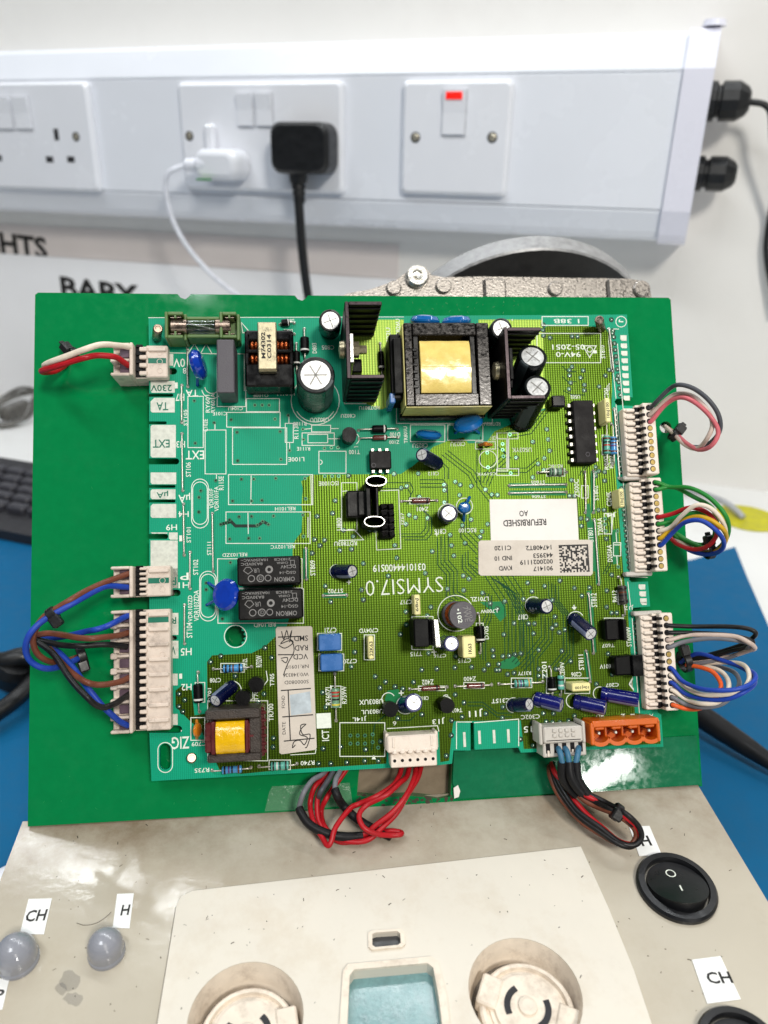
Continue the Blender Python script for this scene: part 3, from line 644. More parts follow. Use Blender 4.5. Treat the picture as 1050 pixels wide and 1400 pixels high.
# paper labels
def label(px, txt, tr_, rot):
    P = [Kq(x, y, .3) for x, y in px]; m = MB(); m.prism(P, .05, .3); l = m.build('paper_label', 'label_white', kx)
    if txt: m = MB(); textpx(m, BOX, txt, *tr_, rot, .36, .02); m.build('lettering', 'ink_black', l)
label([(39, 1229), (71, 1228), (60, 1277), (27, 1277)], 'CH', (36, 1244, 63, 1259), 0)
label([(160, 1222), (183, 1221), (177, 1269), (154, 1268)], 'H', (166, 1237, 177, 1251), 0)
label([(-22, 1340), (13, 1337), (3, 1380), (-30, 1382)], 'P', (-8, 1353, 5, 1368), 0)
label([(860, 1130), (888, 1129), (905, 1169), (874, 1170)], 'H', (875, 1143, 889, 1156), 0)
label([(946, 1312), (985, 1307), (1013, 1366), (967, 1372)], 'CH', (966, 1329, 1000, 1344), -3)
tag(kx, 'dirty beige test box with cream fascia, knob seats, display window and black round switches', 'control box')
# ink smudges and a hair
random.seed(9); m = MB()
for (px, py, rx, ry) in ((96, 1342, 15, 15), (101, 1366, 14, 10), (84, 1352, 8, 9)):
    P = [Kq(px + rx * math.cos(a / 14 * 6.283) * random.uniform(.75, 1.15), py + ry * math.sin(a / 14 * 6.283) * random.uniform(.75, 1.15), 0) for a in range(14)]
    m.prism(P, 0, .05 + px * .0004, side=False)
m.build('ink_smudge', 'ink_smudge', kx)['kind'] = 'stuff'
m = MB(); m.tube([Kq(105, 1262, .3), Kq(116, 1265, .9), Kq(132, 1262, 1.2), Kq(146, 1253, .8), Kq(152, 1247, .3)], .07, 5, 5); m.build('stray_hair', 'soot', kx)
# grime round the sheet's foot, specks
m = MB(); random.seed(3)
for k in range(170):
    px, py = random.uniform(60, 1000), random.uniform(1100, 1390)
    p = Kq(px, py, .1)
    if p.x < x0 + 2 or p.x > x1 - 2 or p.y > -1: continue
    inside = (k1 - p).length < r1 + 1 or (k2 - p).length < r2 + 1 or (470 < px < 610 and py > 1270)
    onf = 235 < px < 800 and py > 1225 - (px - 260) * .115
    if inside: continue
    a = random.uniform(0, 3.14); l_ = random.choice((.12, .15, .2, .25, .5)); w = random.uniform(.05, .13)
    m.strip([(p.x - math.cos(a) * l_, p.y - math.sin(a) * l_), (p.x, p.y + .1), (p.x + math.cos(a) * l_, p.y + math.sin(a) * l_)], w * 2, 1.26 if onf else .06)
sp = m.build('grime_specks', 'soot', kx); sp['kind'] = 'stuff'
# ================================================================ green sheet
gp = empty('green_sheet', BOARD, Bq(500, 1100, PLATE_H)); ph = PLATE_H
def chip(x, y): return [(x - 9, y), (x - 5, y + 5), (x + 1, y + 7), (x + 6, y + 4), (x + 9, y)]
outl = [(48, 403), (52, 400)] + chip(252, 402) + chip(412, 404) + [(914, 407), (917, 410), (960, 1075), (700, 1091), (560, 1100), (300, 1115), (38, 1130)]
cut = [(494, 1030), (490, 1062), (488, 1088), (520, 1091), (560, 1088), (600, 1092), (616, 1089), (619, 1030)]
hl = circ(910, 584, 8, 16); hl2 = circ(99, 482, 8, 16)
P = PX(BOARD, outl, ph)
m = MB(); m.prism(P, ph - 5, ph, holes=[PX(BOARD, cut, ph), PX(BOARD, hl, ph), PX(BOARD, hl2, ph)]); m.build('acrylic', 'acrylic_green', gp)
tag(gp, 'glossy green plastic sheet standing behind the circuit board, chipped along its top edge', 'plastic sheet')
random.seed(11)
# soot round the cut-out, scratches
m = MB()
for k in range(60):
    x = random.uniform(487, 620); y = random.choice([random.gauss(1094, 2), random.gauss(1094, 3)])
    p = Bq(x, y, ph); m.prism(circ(p.x, p.y, random.uniform(.25, .9), 7, random.uniform(.4, 1)), ph + .02, ph + .05 + k * .002, side=False)
sm_ = m.build('soot_marks', 'soot', gp); sm_['kind'] = 'stuff'
m = MB()
for k in range(90):
    x, y = random.choice([(random.uniform(45, 200), random.uniform(420, 1110)), (random.uniform(540, 720), random.gauss(420, 6)), (random.uniform(210, 480), random.uniform(1075, 1105)), (random.uniform(640, 940), random.uniform(1040, 1075))])
    p = Bq(x, y, ph); a = random.uniform(0, 6.28); l = random.uniform(.2, .9)
    m.strip([(p.x, p.y), (p.x + l * math.cos(a), p.y + l * math.sin(a))], random.uniform(.06, .16), ph + .03 + k * .001)
sc_ = m.build('scratches', 'acrylic_edge', gp); sc_['kind'] = 'stuff'
m = MB(); m.prism(PX(BOARD, [(620, 1024), (950, 1005), (956, 1072), (700, 1087), (624, 1091), (622, 1078), (618, 1070)], ph), ph + .15, ph + 1.1); m.build('overlay_strip', 'acrylic_strip', gp)
m = MB(); m.prism(PX(BOARD, [(619, 1076), (625, 1072), (628, 1080), (626, 1088), (620, 1090)], ph), ph + 1.12, ph + 1.5); m.build('bright_chip', 'paper_white', gp)
# clear tape
P = PX(BOARD, [(368, 1083), (372, 1075), (478, 1070), (482, 1100), (430, 1106), (362, 1109)], ph); m = MB(); m.prism(P, ph + .1, ph + .25); m.build('clear_tape', 'tape_clear', gp)
# ================================================================ circuit board
TH = 1.6
cb_ = empty('circuit_board', BOARD, Bq(540, 1050, -TH))
tag(cb_, 'green and teal circuit board crowded with components, white lettering upside down', 'circuit board')
def slot(xt, y0, y1, xe=204):      # capsule cut into the left edge, walking downwards... returned bottom-up
    r = (y1 - y0) / 2; ym = (y0 + y1) / 2
    return [(xe, y1), (xt - r, y1)] + [(xt - r + r * math.cos(math.radians(a)), ym + r * math.sin(math.radians(a))) for a in (60, 30, 0, -30, -60)] + [(xt - r, y0), (xe, y0)]
left = []
for s_ in ((249, 992, 1002), (242, 869, 875), (247, 806, 815), (230, 730, 737), (240, 683, 687), (240, 663, 667), (245, 626.5, 635), (228, 576, 580), (237, 538, 542.5), (242, 503, 512)): left += slot(*s_)
right = [(203, 434), (857, 430), (861, 480), (865, 543), (843, 545), (840, 549), (843, 554), (866, 555), (870, 650), (849, 652), (846, 657), (849, 661), (872, 662), (880, 786), (862, 788), (860, 792), (863, 796), (886, 795), (889, 829), (866, 831), (864, 835), (866, 839), (893, 841), (899, 974), (904, 977), (907, 1021)]
bottom = [(712, 1029), (709, 1022), (649, 1025), (648, 988), (643, 988), (643.5, 1026), (620, 1026), (618, 1044), (601, 1046), (529, 1050), (207, 1068)]
OUT = right + bottom + left
keyh = circ(322, 870, 14, 26)
for k, p in enumerate(keyh):
    a = math.degrees(math.atan2(p[1] - 870, p[0] - 322))
    if abs(a) < 60: keyh[k] = (322 + (p[0] - 322) * (.8 if k % 2 else 1.08), 870 + (p[1] - 870) * (.8 if k % 2 else 1.08))
slt = [(226 + 8 * math.cos(math.radians(a)), (1026 if a < 0 else 1045) + 8 * math.sin(math.radians(a))) for a in list(range(180, -1, -30)) + list(range(-15, -181, -30))]
slt = [(226 + 7.5 * math.cos(math.radians(a)), 1045 + 7.5 * math.sin(math.radians(a))) for a in range(0, 181, 30)] + [(226 + 7.5 * math.cos(math.radians(a)), 1024 + 7.5 * math.sin(math.radians(a))) for a in range(180, 361, 30)]
m = MB(); m.prism(PX(BOARD, OUT), -TH, 0, holes=[PX(BOARD, keyh), PX(BOARD, slt)]); m.build('laminate', 'laminate', cb_)
# copper pour under the mask
pour = [(425, 649), (548, 648), (566, 636), (582, 622), (592, 611), (612, 603), (634, 598), (640, 606), (664, 606), (676, 590), (745, 560), (742, 450), (748, 446), (800, 446), (828, 448), (838, 470), (836, 556), (842, 650), (852, 780), (858, 830), (868, 975), (880, 976), (880, 985), (902, 986), (903, 1017), (716, 1024), (712, 985), (620, 986), (618, 1000), (614, 1040), (602, 1042), (600, 1000), (530, 1003), (528, 1044), (380, 1053), (330, 1058), (300, 1052), (276, 1000), (258, 984), (240, 966), (240, 944), (248, 938), (262, 944), (266, 978), (284, 975), (283, 905), (290, 896), (344, 893), (362, 884), (392, 856), (400, 830), (400, 745), (406, 735), (412, 728), (414, 700), (412, 692), (414, 668), (412, 658)]
m = MB(); m.prism(PX(BOARD, pour), 0, .05, side=False); m.build('copper_pour', 'copper_pour', cb_)
m = MB(); m.prism(PX(BOARD, [(654, 437), (742, 437), (742, 447), (745, 558), (700, 575), (690, 470), (654, 447)]), 0, .052, side=False)  # right-hand piece: bright reflection off the copper put into the paler colour
m.prism(PX(BOARD, [(477, 437), (552, 437), (552, 545), (522, 560), (480, 545)]), 0, .05, side=False); m.build('copper_pour', 'copper_pour_pale', cb_)

# gaps and traces
m = MB()
def tr_(pts, w=.32, z=.09): m.strip([tuple(Bq(x, y)[:2]) for x, y in pts], w, z)
random.seed(5)
def bundle(pts, n, dx, dy, w=.3):
    for k in range(n): tr_([(x + dx * k, y + dy * k) for x, y in pts], w, .08 + .001 * (k % 9))
bundle([(598, 735), (598, 772), (610, 786), (610, 815), (622, 822)], 4, 5, -2)
bundle([(630, 700), (630, 735), (652, 758)], 4, 4, -4)
bundle([(652, 600), (652, 665), (672, 690), (672, 770), (690, 786)], 2, 5, -3)
bundle([(640, 770), (662, 786), (690, 830), (690, 905)], 6, 5, -4)
bundle([(700, 905), (712, 892), (712, 850), (690, 800), (672, 790)], 5, 4, 3)
bundle([(752, 912), (770, 890), (770, 840), (750, 815), (750, 795)], 4, 4.5, 2)
bundle([(720, 930), (720, 895), (740, 870), (740, 840)], 4, 5, 2)
bundle([(574, 656), (606, 656), (612, 664), (612, 690)], 3, 0, 5)
bundle([(595, 628), (608, 640), (608, 655)], 2, 5, 0)
bundle([(604, 622), (640, 650), (648, 665)], 3, 4, -3)
bundle([(545, 730), (575, 730), (582, 722), (582, 700), (570, 690), (570, 676)], 3, 4, 4)
bundle([(520, 668), (558, 668), (562, 678), (556, 690)], 2, 3, -8)
bundle([(680, 610), (690, 620), (668, 640), (660, 660)], 3, 4, 3)
bundle([(742, 556), (720, 585), (692, 590)], 3, 3, 4)
bundle([(660, 640), (720, 640), (736, 626)], 2, 0, 6)
bundle([(770, 534), (782, 540), (800, 540)], 1, 0, 0)
bundle([(768, 500), (776, 508), (788, 508)], 2, 0, 14)
bundle([(640, 960), (660, 960), (680, 975), (700, 975)], 2, 0, 5)
bundle([(656, 900), (656, 860), (664, 840), (664, 810)], 3, 4, 2)
bundle([(546, 985), (560, 985), (568, 978)], 1, 0, 0)
bundle([(508, 1026), (512, 990), (530, 975)], 1, 0, 0)
bundle([(800, 600), (800, 636), (792, 650)], 2, 4, 0)
bundle([(826, 706), (832, 720), (832, 770), (824, 785)], 2, 4, 0)
bundle([(736, 955), (746, 945), (780, 940)], 2, 0, 5)
bundle([(654, 786), (640, 772), (640, 752)], 3, -4, 3)
m.build('trace_gaps', 'trace_gap', cb_)
m = MB()
for a in ([(656, 823), (690, 822), (692, 842), (684, 850), (672, 835)], [(804, 842), (808, 800), (812, 842), (810, 850)], [(684, 905), (704, 895), (712, 908), (700, 915), (684, 914)], [(526, 956), (530, 944), (545, 942), (548, 955), (536, 964), (528, 962)], [(836, 725), (846, 722), (846, 770), (838, 772)], [(800, 690), (806, 688), (816, 780), (808, 782)]): m.prism(PX(BOARD, a), 0, .075, side=False)
for a in ([(696, 664), (774, 664)], [(696, 674), (774, 674)], [(811, 644), (811, 702)], [(442, 814), (474, 814)], [(418, 750), (418.5, 792)], [(812, 710), (818, 799)], [(805, 808), (812, 892)], [(801, 890), (806, 930)]):
    m.strip([tuple(Bq(x, y)[:2]) for x, y in a], 1.7, .085)
m.build('bare_laminate', 'trace_light', cb_)['kind'] = 'stuff'
# vias
V = []
def cv(ox, oy, s, L):
    for x, y in L: V.append((ox + x * s, oy + y * s))
cv(420, 630, .2476, [(155, 220), (55, 307), (140, 290), (40, 435), (70, 468), (95, 438), (27, 510), (180, 495), (245, 488), (495, 537), (448, 636), (652, 621), (310, 567), (100, 692), (300, 713), (130, 778), (310, 767), (520, 150), (550, 140), (563, 300), (598, 313), (665, 317), (545, 350), (756, 133), (758, 163), (818, 117), (845, 133), (758, 230), (905, 140), (985, 160), (690, 500), (797, 468), (810, 525), (872, 455), (790, 410), (858, 357), (905, 325), (842, 190), (955, 420), (965, 390), (1020, 187), (862, 635), (893, 652), (775, 708), (864, 715), (968, 730), (1010, 788), (545, 833), (683, 808), (663, 855), (547, 905), (515, 958), (262, 985), (200, 383), (255, 418), (345, 383), (375, 383), (485, 468), (620, 200), (480, 73), (228, 83), (613, 70)])
cv(420, 860, .2476, [(262, 127), (243, 207), (375, 262), (432, 292), (402, 325), (485, 318), (528, 330), (587, 293), (632, 225), (715, 220), (815, 213), (908, 210), (85, 350), (103, 432), (88, 660), (62, 743), (130, 743), (218, 737), (317, 728), (392, 728), (633, 472), (500, 493), (545, 452), (817, 362), (797, 505), (795, 587), (865, 407), (855, 485), (985, 467), (977, 225), (1000, 197), (1025, 117), (1028, 150), (670, 133), (820, 150), (768, 700), (405, 620), (322, 665), (185, 650)])
cv(640, 640, .2667, [(95, 113), (120, 138), (150, 138), (70, 325), (100, 287), (63, 352), (530, 62), (520, 143), (545, 143), (578, 258), (610, 263), (580, 297), (668, 215), (697, 215), (700, 65), (655, 40), (700, 20), (708, 362), (736, 547), (305, 588), (470, 577), (392, 605), (327, 632), (283, 672), (545, 615), (622, 613), (583, 655), (432, 677), (113, 692), (188, 683), (150, 722), (72, 640), (10, 568), (235, 795), (310, 797), (340, 797), (335, 848), (183, 853), (430, 820), (450, 803), (495, 828), (467, 842), (710, 712), (710, 628), (735, 742), (762, 742), (362, 932), (480, 937), (127, 932), (132, 968), (178, 965), (210, 962), (240, 955), (270, 950), (525, 990), (105, 1008), (157, 1005), (450, 1030), (20, 1020), (160, 1035), (717, 952), (445, 762)])
cv(640, 860, .2667, [(183, 27), (335, 20), (465, 13), (362, 105), (480, 110), (127, 110), (130, 142), (178, 137), (210, 132), (240, 127), (270, 125), (105, 183), (157, 183), (82, 210), (145, 210), (202, 232), (235, 225), (362, 205), (362, 240), (392, 240), (525, 165), (453, 205), (20, 195), (178, 400), (90, 437), (175, 455), (330, 478), (332, 597), (720, 128), (738, 233), (657, 282), (437, 432), (385, 432), (400, 475), (432, 478), (470, 478), (515, 470), (545, 445), (268, 565)])
cv(640, 400, .2857, [(360, 155), (358, 180), (360, 207), (392, 217), (497, 210), (523, 210), (685, 130), (497, 355), (485, 372), (485, 397), (550, 373), (538, 408), (490, 432), (483, 462), (557, 442), (555, 468), (627, 450), (657, 398), (338, 565), (283, 600), (377, 655), (310, 715), (383, 703), (390, 757), (365, 793), (335, 820), (310, 885), (363, 850), (495, 897), (245, 637), (230, 790), (485, 970), (515, 970), (610, 835), (625, 855), (610, 862), (655, 900), (690, 195), (690, 318), (675, 370), (712, 415), (655, 1040), (625, 1040), (115, 968), (142, 968), (85, 945), (15, 930)])
cv(190, 840, .2571, [(435, 222), (380, 252), (670, 178), (705, 230), (512, 328), (213, 422), (243, 455), (212, 490), (233, 517), (665, 423), (663, 500), (715, 658), (713, 705), (635, 462), (973, 415), (993, 493), (980, 712), (953, 797), (1020, 792)])
for k in range(13): V.append((841 + k * .62, 560 + k * 7.1))
for k in range(16): V.append((850 + k * .7, 668 + k * 7.2))
for k in range(16): V.append((868 + k * .85, 852 + k * 7.3))
for k in range(11): V.append((838 + k * 1.0, 452 + k * 8.8))
V = [v for i, v in enumerate(V) if all((v[0] - w[0]) ** 2 + (v[1] - w[1]) ** 2 > 12 for w in V[:i])]
m1, m2, m3 = MB(), MB(), MB()
for k, (x, y) in enumerate(V):
    p = Bq(x, y); z = .10 + (k % 5) * .001
    m1.disc(p.x, p.y, z, .88, 14); m2.disc(p.x - .06, p.y + .05, z + .012, .50, 12, .30); m3.lathe((p.x + .08, p.y - .06, z), (0, 0, 1), [(.3, .0), (.24, .10), (0, .16)], 8)
for nm, mm_, mt in (('via_clearance', m1, 'via_dark'), ('via_ring', m2, 'via_ring'), ('via_solder', m3, 'solder')):
    o = mm_.build(nm, mt, cb_); o['kind'] = 'stuff'

# ---- left edge pads
padm = []
def pad(x0, x1, y0, y1, cutc=0, txt=None, tbox=None):
    P = [Bq(x0 + cutc, y0), Bq(x0, y0 + cutc), Bq(x0, y1 - 2), Bq(x0 + 2, y1), Bq(x1, y1), Bq(x1, y0)]
    o = MB().prism(P, .0, .10, side=False).build('edge_pad', 'tin_pad', cb_)
    if txt: t = MB(); textpx(t, BOARD, txt, *tbox, 180, .15, .015); t.build('lettering', 'ink_teal', o)
pad(206, 239, 521, 537, 0, '230V', (206, 526, 235, 535)); pad(206, 239, 544, 564, 5, 'TA', (214, 550, 230, 561)); pad(206, 240.5, 581, 625.5, 2, 'EXT', (209, 601, 232, 612))
pad(206, 241, 646, 662, 0); pad(206, 240, 669, 682.5, 2, 'µA', (214, 671, 230, 681)); pad(206, 241, 689, 708, 3); pad(206, 243, 739, 804, 0); pad(206, 229, 728, 729.6, 0); pad(231, 243, 728, 738, 0)
pad(231, 243, 777, 804, 0, 'P', (234, 789, 241, 800)); pad(232, 244, 838, 868, 0, 'R', (233.5, 844, 241, 853)); pad(232, 244, 876, 900, 0, 'V', (234, 883, 240, 895)); pad(232, 243, 921, 937); pad(233, 243, 976, 991); pad(231, 237, 484, 500)
# ---- right edge pads
for k in range(9): pad(848 + k * .55, 856.5 + k * .55, 455.5 + k * 10.2 + (3 if k == 0 else 4), 462 + k * 10.2 + 4)
for k in range(3): pad(873 + k, 882 + k, 799 + k * 9.5, 806 + k * 9.5)
pad(876, 884, 823, 827)
m = MB(); m.box(0, 0.01, 0, .01, 0, .01)
# ---- edge contacts at the foot of the board
for x, y0, y1 in ((635, 1001, 1021), (655.5, 999, 1017), (675.5, 998, 1016), (695, 997, 1015)):
    a, b = Bq(x - 2.2, y0), Bq(x + 2.2, y1); MB().box(a.x, b.x, b.y, a.y, .02, .14).build('edge_contact', 'tin_pad', cb_)
MB().prism(PX(BOARD, [(432.5, 975.5), (452, 974.5), (453, 995), (433, 996)]), 0, .12, side=False).build('white_patch', 'silk', cb_)
MB().prism(PX(BOARD, [(741, 433), (804, 432.5), (805, 444), (741, 445)]), 0, .07, side=False).build('date_field', 'laminate', cb_)

# ---- white print: outlines
m = MB(); SW = .26
def ln(*pts, w=SW, closed=False): m.strip([tuple(Bq(x, y)[:2]) for x, y in pts], w, .13, closed)
def rc(x0, y0, x1, y1, w=SW): ln((x0, y0), (x1, y0), (x1, y1), (x0, y1), w=w, closed=True)
def cc(x, y, r, a0=0, a1=360, w=SW, sy=1.):
    n = 26; ln(*[(x + r * math.cos(math.radians(a0 + (a1 - a0) * k / n)), y + sy * r * math.sin(math.radians(a0 + (a1 - a0) * k / n))) for k in range(n if a1 - a0 >= 360 else n + 1)], w=w, closed=a1 - a0 >= 360)
def oval(x0, y0, x1, y1):
    r = (x1 - x0) / 2; xc = (x0 + x1) / 2
    ln(*([(xc + r * math.cos(math.radians(a)), y0 + r + r * math.sin(math.radians(a))) for a in range(180, 361, 15)] + [(xc + r * math.cos(math.radians(a)), y1 - r + r * math.sin(math.radians(a))) for a in range(0, 181, 15)]), closed=True)
rc(257, 542, 278, 612); rc(280.5, 588, 309, 648); ln((294, 578), (294, 588)); ln((296, 648), (296, 657)); rc(310, 564, 383, 584); rc(337, 545, 382, 563); rc(318, 585, 392, 635); rc(390, 579, 401, 605); ln((395, 569), (395, 579)); ln((396, 605), (396, 616))
rc(426, 581.5, 452, 590.5); ln((415, 587), (426, 586)); ln((452, 586), (463, 586)); rc(421, 594, 448, 605.5); rc(413, 592, 457, 609); ln((448, 600), (465, 600))
rc(436, 617, 473, 647); cc(437.5, 632, 3, -90, 90); rc(312.5, 649, 427.5, 690); ln((343.4, 650), (343, 689)); rc(309, 700, 424, 743); ln((339, 701), (339.5, 730)); ln((421, 707), (421, 735)); ln((425, 650), (426, 690))
oval(262, 655, 285, 722); oval(263.5, 659, 283.5, 717); oval(273, 781, 296, 849); oval(274.5, 785, 294.5, 844); rc(297.5, 764, 413, 804); rc(298, 805, 415, 852)
cc(431, 548, 33, 0, 360); cc(431, 548, 29, 30, 150); rc(297, 484, 336, 556); rc(334, 484, 402, 534); cc(290, 531, 14, 20, 170); cc(290, 528, 10, 20, 170)
ln((203, 434.5), (552, 433.5), w=.2); ln((205, 482), (300, 484)); ln((251, 466), (258, 482), (266, 470), (274, 484), (282, 470), (290, 484)); rc(542, 544, 673, 579); rc(561, 581, 608, 604); rc(612, 581, 660, 602); rc(650, 604, 677, 614); cc(667, 628, 12); cc(612, 702, 13); rc(680, 592, 694, 644); rc(679, 592, 708, 600); ln((694, 600), (694, 640), w=1.); rc(679, 641, 709, 650)
rc(467, 660, 488, 725); ln((467, 672), (475, 671)); ln((475, 724), (484, 724), (497, 738), (463, 739)); ln((520, 671), (545, 670), (548, 750), (515, 752), (514, 727)); rc(560, 681, 587, 689); cc(460, 781, 9); cc(623, 838.5, 24.5, 30, 330); rc(563, 843, 592, 888); rc(651, 852, 660.5, 878); rc(434, 866, 467, 889); rc(436, 894, 470, 917); rc(498, 868, 512, 902); rc(453, 938, 466, 967)
rc(464.6, 988, 526, 1034); m.prism(PX(BOARD, [(508, 1038), (514, 1038), (511, 1032)]), 0, .13, side=False); rc(572, 938, 609, 944); rc(634, 933, 662, 941); cc(531, 956, 9, 60, 330); cc(609, 961, 9, 60, 330); cc(554, 964, 12, 40, 360)
ln((529, 996), (598, 992), (600, 1000)); ln((624, 1024), (624, 987), (645, 987)); ln((648, 988), (709, 983), (709, 1020)); rc(734, 456, 821, 496); rc(741, 433, 804, 445, w=.3); rc(700, 437, 700.5, 438)
tri = [(797, 473), (815, 473), (806, 489)]; ln(*tri, closed=True, w=.3); cc(806, 478, 3.5); cc(849, 440, 7.2); ln((852, 440), (846, 440), w=.4); ln((847, 437), (846, 440), w=.4)
ln((833, 450), (832, 468), (836, 505)); ln((838, 450), (846, 450)); ln((844, 470), (860, 655)); ln((838, 506), (842, 545)); ln((842, 553), (852, 654)); ln((852, 660), (862, 786)); ln((864, 845), (874, 975)); ln((858, 795), (862, 830))
rc(823, 595, 832, 622); rc(833, 597, 842, 620); rc(747, 641, 772, 651); rc(795, 664, 804, 681); rc(826, 702, 836, 730); ln((838, 702), (836, 730)); rc(838.5, 742, 848.5, 760); ln((838.5, 745), (848.5, 745)); ln((842, 728), (843, 742)); ln((843, 760), (844, 774))
cc(729, 827, 11, 60, 320); cc(787, 847, 11, 120, 330); rc(845, 801, 855, 826); rc(826, 845, 852, 850); ln((783, 832), (787, 832)); rc(699, 927, 727, 940); rc(747, 926, 756, 948); rc(772, 927, 806, 948); cc(702, 964, 10, 90, 330); cc(738, 957, 10, 90, 330); cc(784, 958, 10, 90, 330); cc(820, 948, 9, 90, 330)
rc(302, 907, 334, 919); cc(317, 944, 13, 200, 400); rc(267, 933, 280, 960); rc(261, 981, 280, 1012); rc(284, 958, 366, 1040); rc(368, 1039, 397, 1052); ln((397, 1025), (432, 1024), (431, 1030), (397, 1032), w=.22); ln((248, 998), (248, 1000))
ln((345, 938), (346, 955), (340, 958)); ln((364, 917), (366, 930), (360, 938)); cc(322, 870, 15.3); oval(216, 1015, 236, 1056)
ln((330, 441), (342, 455), (332, 455), closed=True, w=.3); ln((471, 552), (501, 552)); ln((471, 515), (471, 552)); cc(483, 600, 8, -60, 60)
cc(610, 955, 5, 180, 300); cc(635, 692, 11); m.prism(PX(BOARD, [(862, 788), (885, 789), (885, 790), (862, 789)]), 0, .13, side=False)
pr = m.build('printed_outlines', 'silk', cb_)
# ---- white print: lettering
m = MB()
def tx(s, x0, y0, x1, y1, rot=180, b=.01): textpx(m, BOARD, s, x0, y0, x1, y1, rot, .135, b)
for a in (('0V', 237, 490, 253, 502), ('8', 250, 503, 255, 511), ('1', 239, 523, 243, 531), ('TA', 254, 533, 271, 542), ('H7', 240, 538, 252, 548), ('EXT', 254, 616, 279, 628), ('H3', 241, 603, 253, 612), ('µA', 244, 674, 260, 687, 180), ('H4', 244, 699, 258, 707), ('H9', 227, 717, 242, 725), ('1', 245, 732, 249, 740), ('P', 246, 783, 258, 793), ('H1', 244, 796, 259, 804), ('H5', 247, 886, 262, 896), ('1', 245, 921, 249, 928), ('H2', 248, 935, 262, 944), ('ZIG', 235, 1007, 259, 1024),
          ('C104U', 312, 556, 332, 561), ('C101E', 291, 563, 310, 568), ('Q100E', 346, 538, 367, 543), ('L101U', 379, 536, 403, 541), ('C802UU', 424, 571, 450, 577), ('R112E', 401, 577, 419, 582), ('R111E', 406, 611, 424, 616), ('L100E', 394, 625, 416, 631), ('REL101H', 376, 693, 404, 698), ('REL102YC', 370, 745, 403, 750), ('REL103ZD', 304, 756, 338, 761), ('REL104D', 347, 851, 377, 857), ('RDT801U', 491, 555, 519, 560), ('C802U', 466, 566, 486, 571), ('C805', 440, 472, 457, 478), ('RDT802U', 662, 577, 684, 582), ('C825U', 564, 606, 585, 612), ('C823U', 616, 604, 636, 610), ('C812', 585, 645, 600, 650), ('C811', 671, 596, 678, 602), ('C519YK', 652, 646, 678, 650), ('U503YK', 700, 612, 727, 618), ('R518C', 750, 635, 769, 640), ('ST605', 726, 657, 745, 662), ('ST606', 727, 677, 746, 681), ('J7', 828, 524, 834, 534), ('U502', 780, 540, 793, 545), ('D802', 388, 450, 400, 454), ('D801', 392, 436, 402, 440),
          ('ISO100E', 436, 658, 463, 664), ('RDT803U', 457, 740, 488, 746), ('Z401', 570, 693, 586, 699), ('C816', 594, 723, 610, 730), ('RSC100', 627, 722, 651, 728), ('0310144400S19', 510, 771, 582, 781), ('C721', 444, 858, 460, 865), ('C704YD', 491, 859, 517, 865), ('ST702', 448, 805, 469, 811), ('L701ZL', 643, 816, 668, 822), ('L700W', 657, 833, 680, 838), ('T715', 561, 891, 577, 897), ('C716', 593, 894, 610, 899), ('C715', 626, 900, 644, 906), ('C720', 469, 901, 488, 907), ('Z402', 577, 929, 593, 936), ('Z400', 634, 925, 651, 931), ('T403', 618, 968, 632, 974), ('C818', 574, 952, 586, 957), ('U803UX', 491, 956, 524, 963), ('U803UL', 494, 970, 524, 976), ('J14L', 482, 979, 501, 986), ('6', 537, 986, 542, 992), ('J13', 591, 981, 608, 990), ('J11', 641, 969, 660, 980), ('J15', 716, 990, 735, 1001), ('C717', 547, 820, 563, 826), ('C817', 708, 840, 722, 847), ('C709', 262, 1014, 282, 1020), ('C708', 287, 927, 302, 933), ('R735', 266, 1050, 286, 1056), ('R740', 411, 1040, 430, 1046), ('J12', 854, 827, 866, 834), ('J4', 829, 700, 843, 707), ('R317Y', 708, 918, 726, 923), ('C206', 781, 919, 795, 925), ('T607', 823, 880, 840, 885), ('T601V', 820, 908, 840, 914), ('C315T', 672, 955, 697, 961), ('C302C', 712, 977, 738, 983), ('AO', 815, 976, 826, 983), ('2', 849, 976, 855, 982), ('1', 862, 976, 868, 982), ('C207', 828, 934, 846, 939), ('T100', 477, 615, 492, 621), ('D100', 533, 591, 547, 597), ('Z100', 532, 602, 546, 607), ('A', 888, 976, 893, 982)): tx(*a)
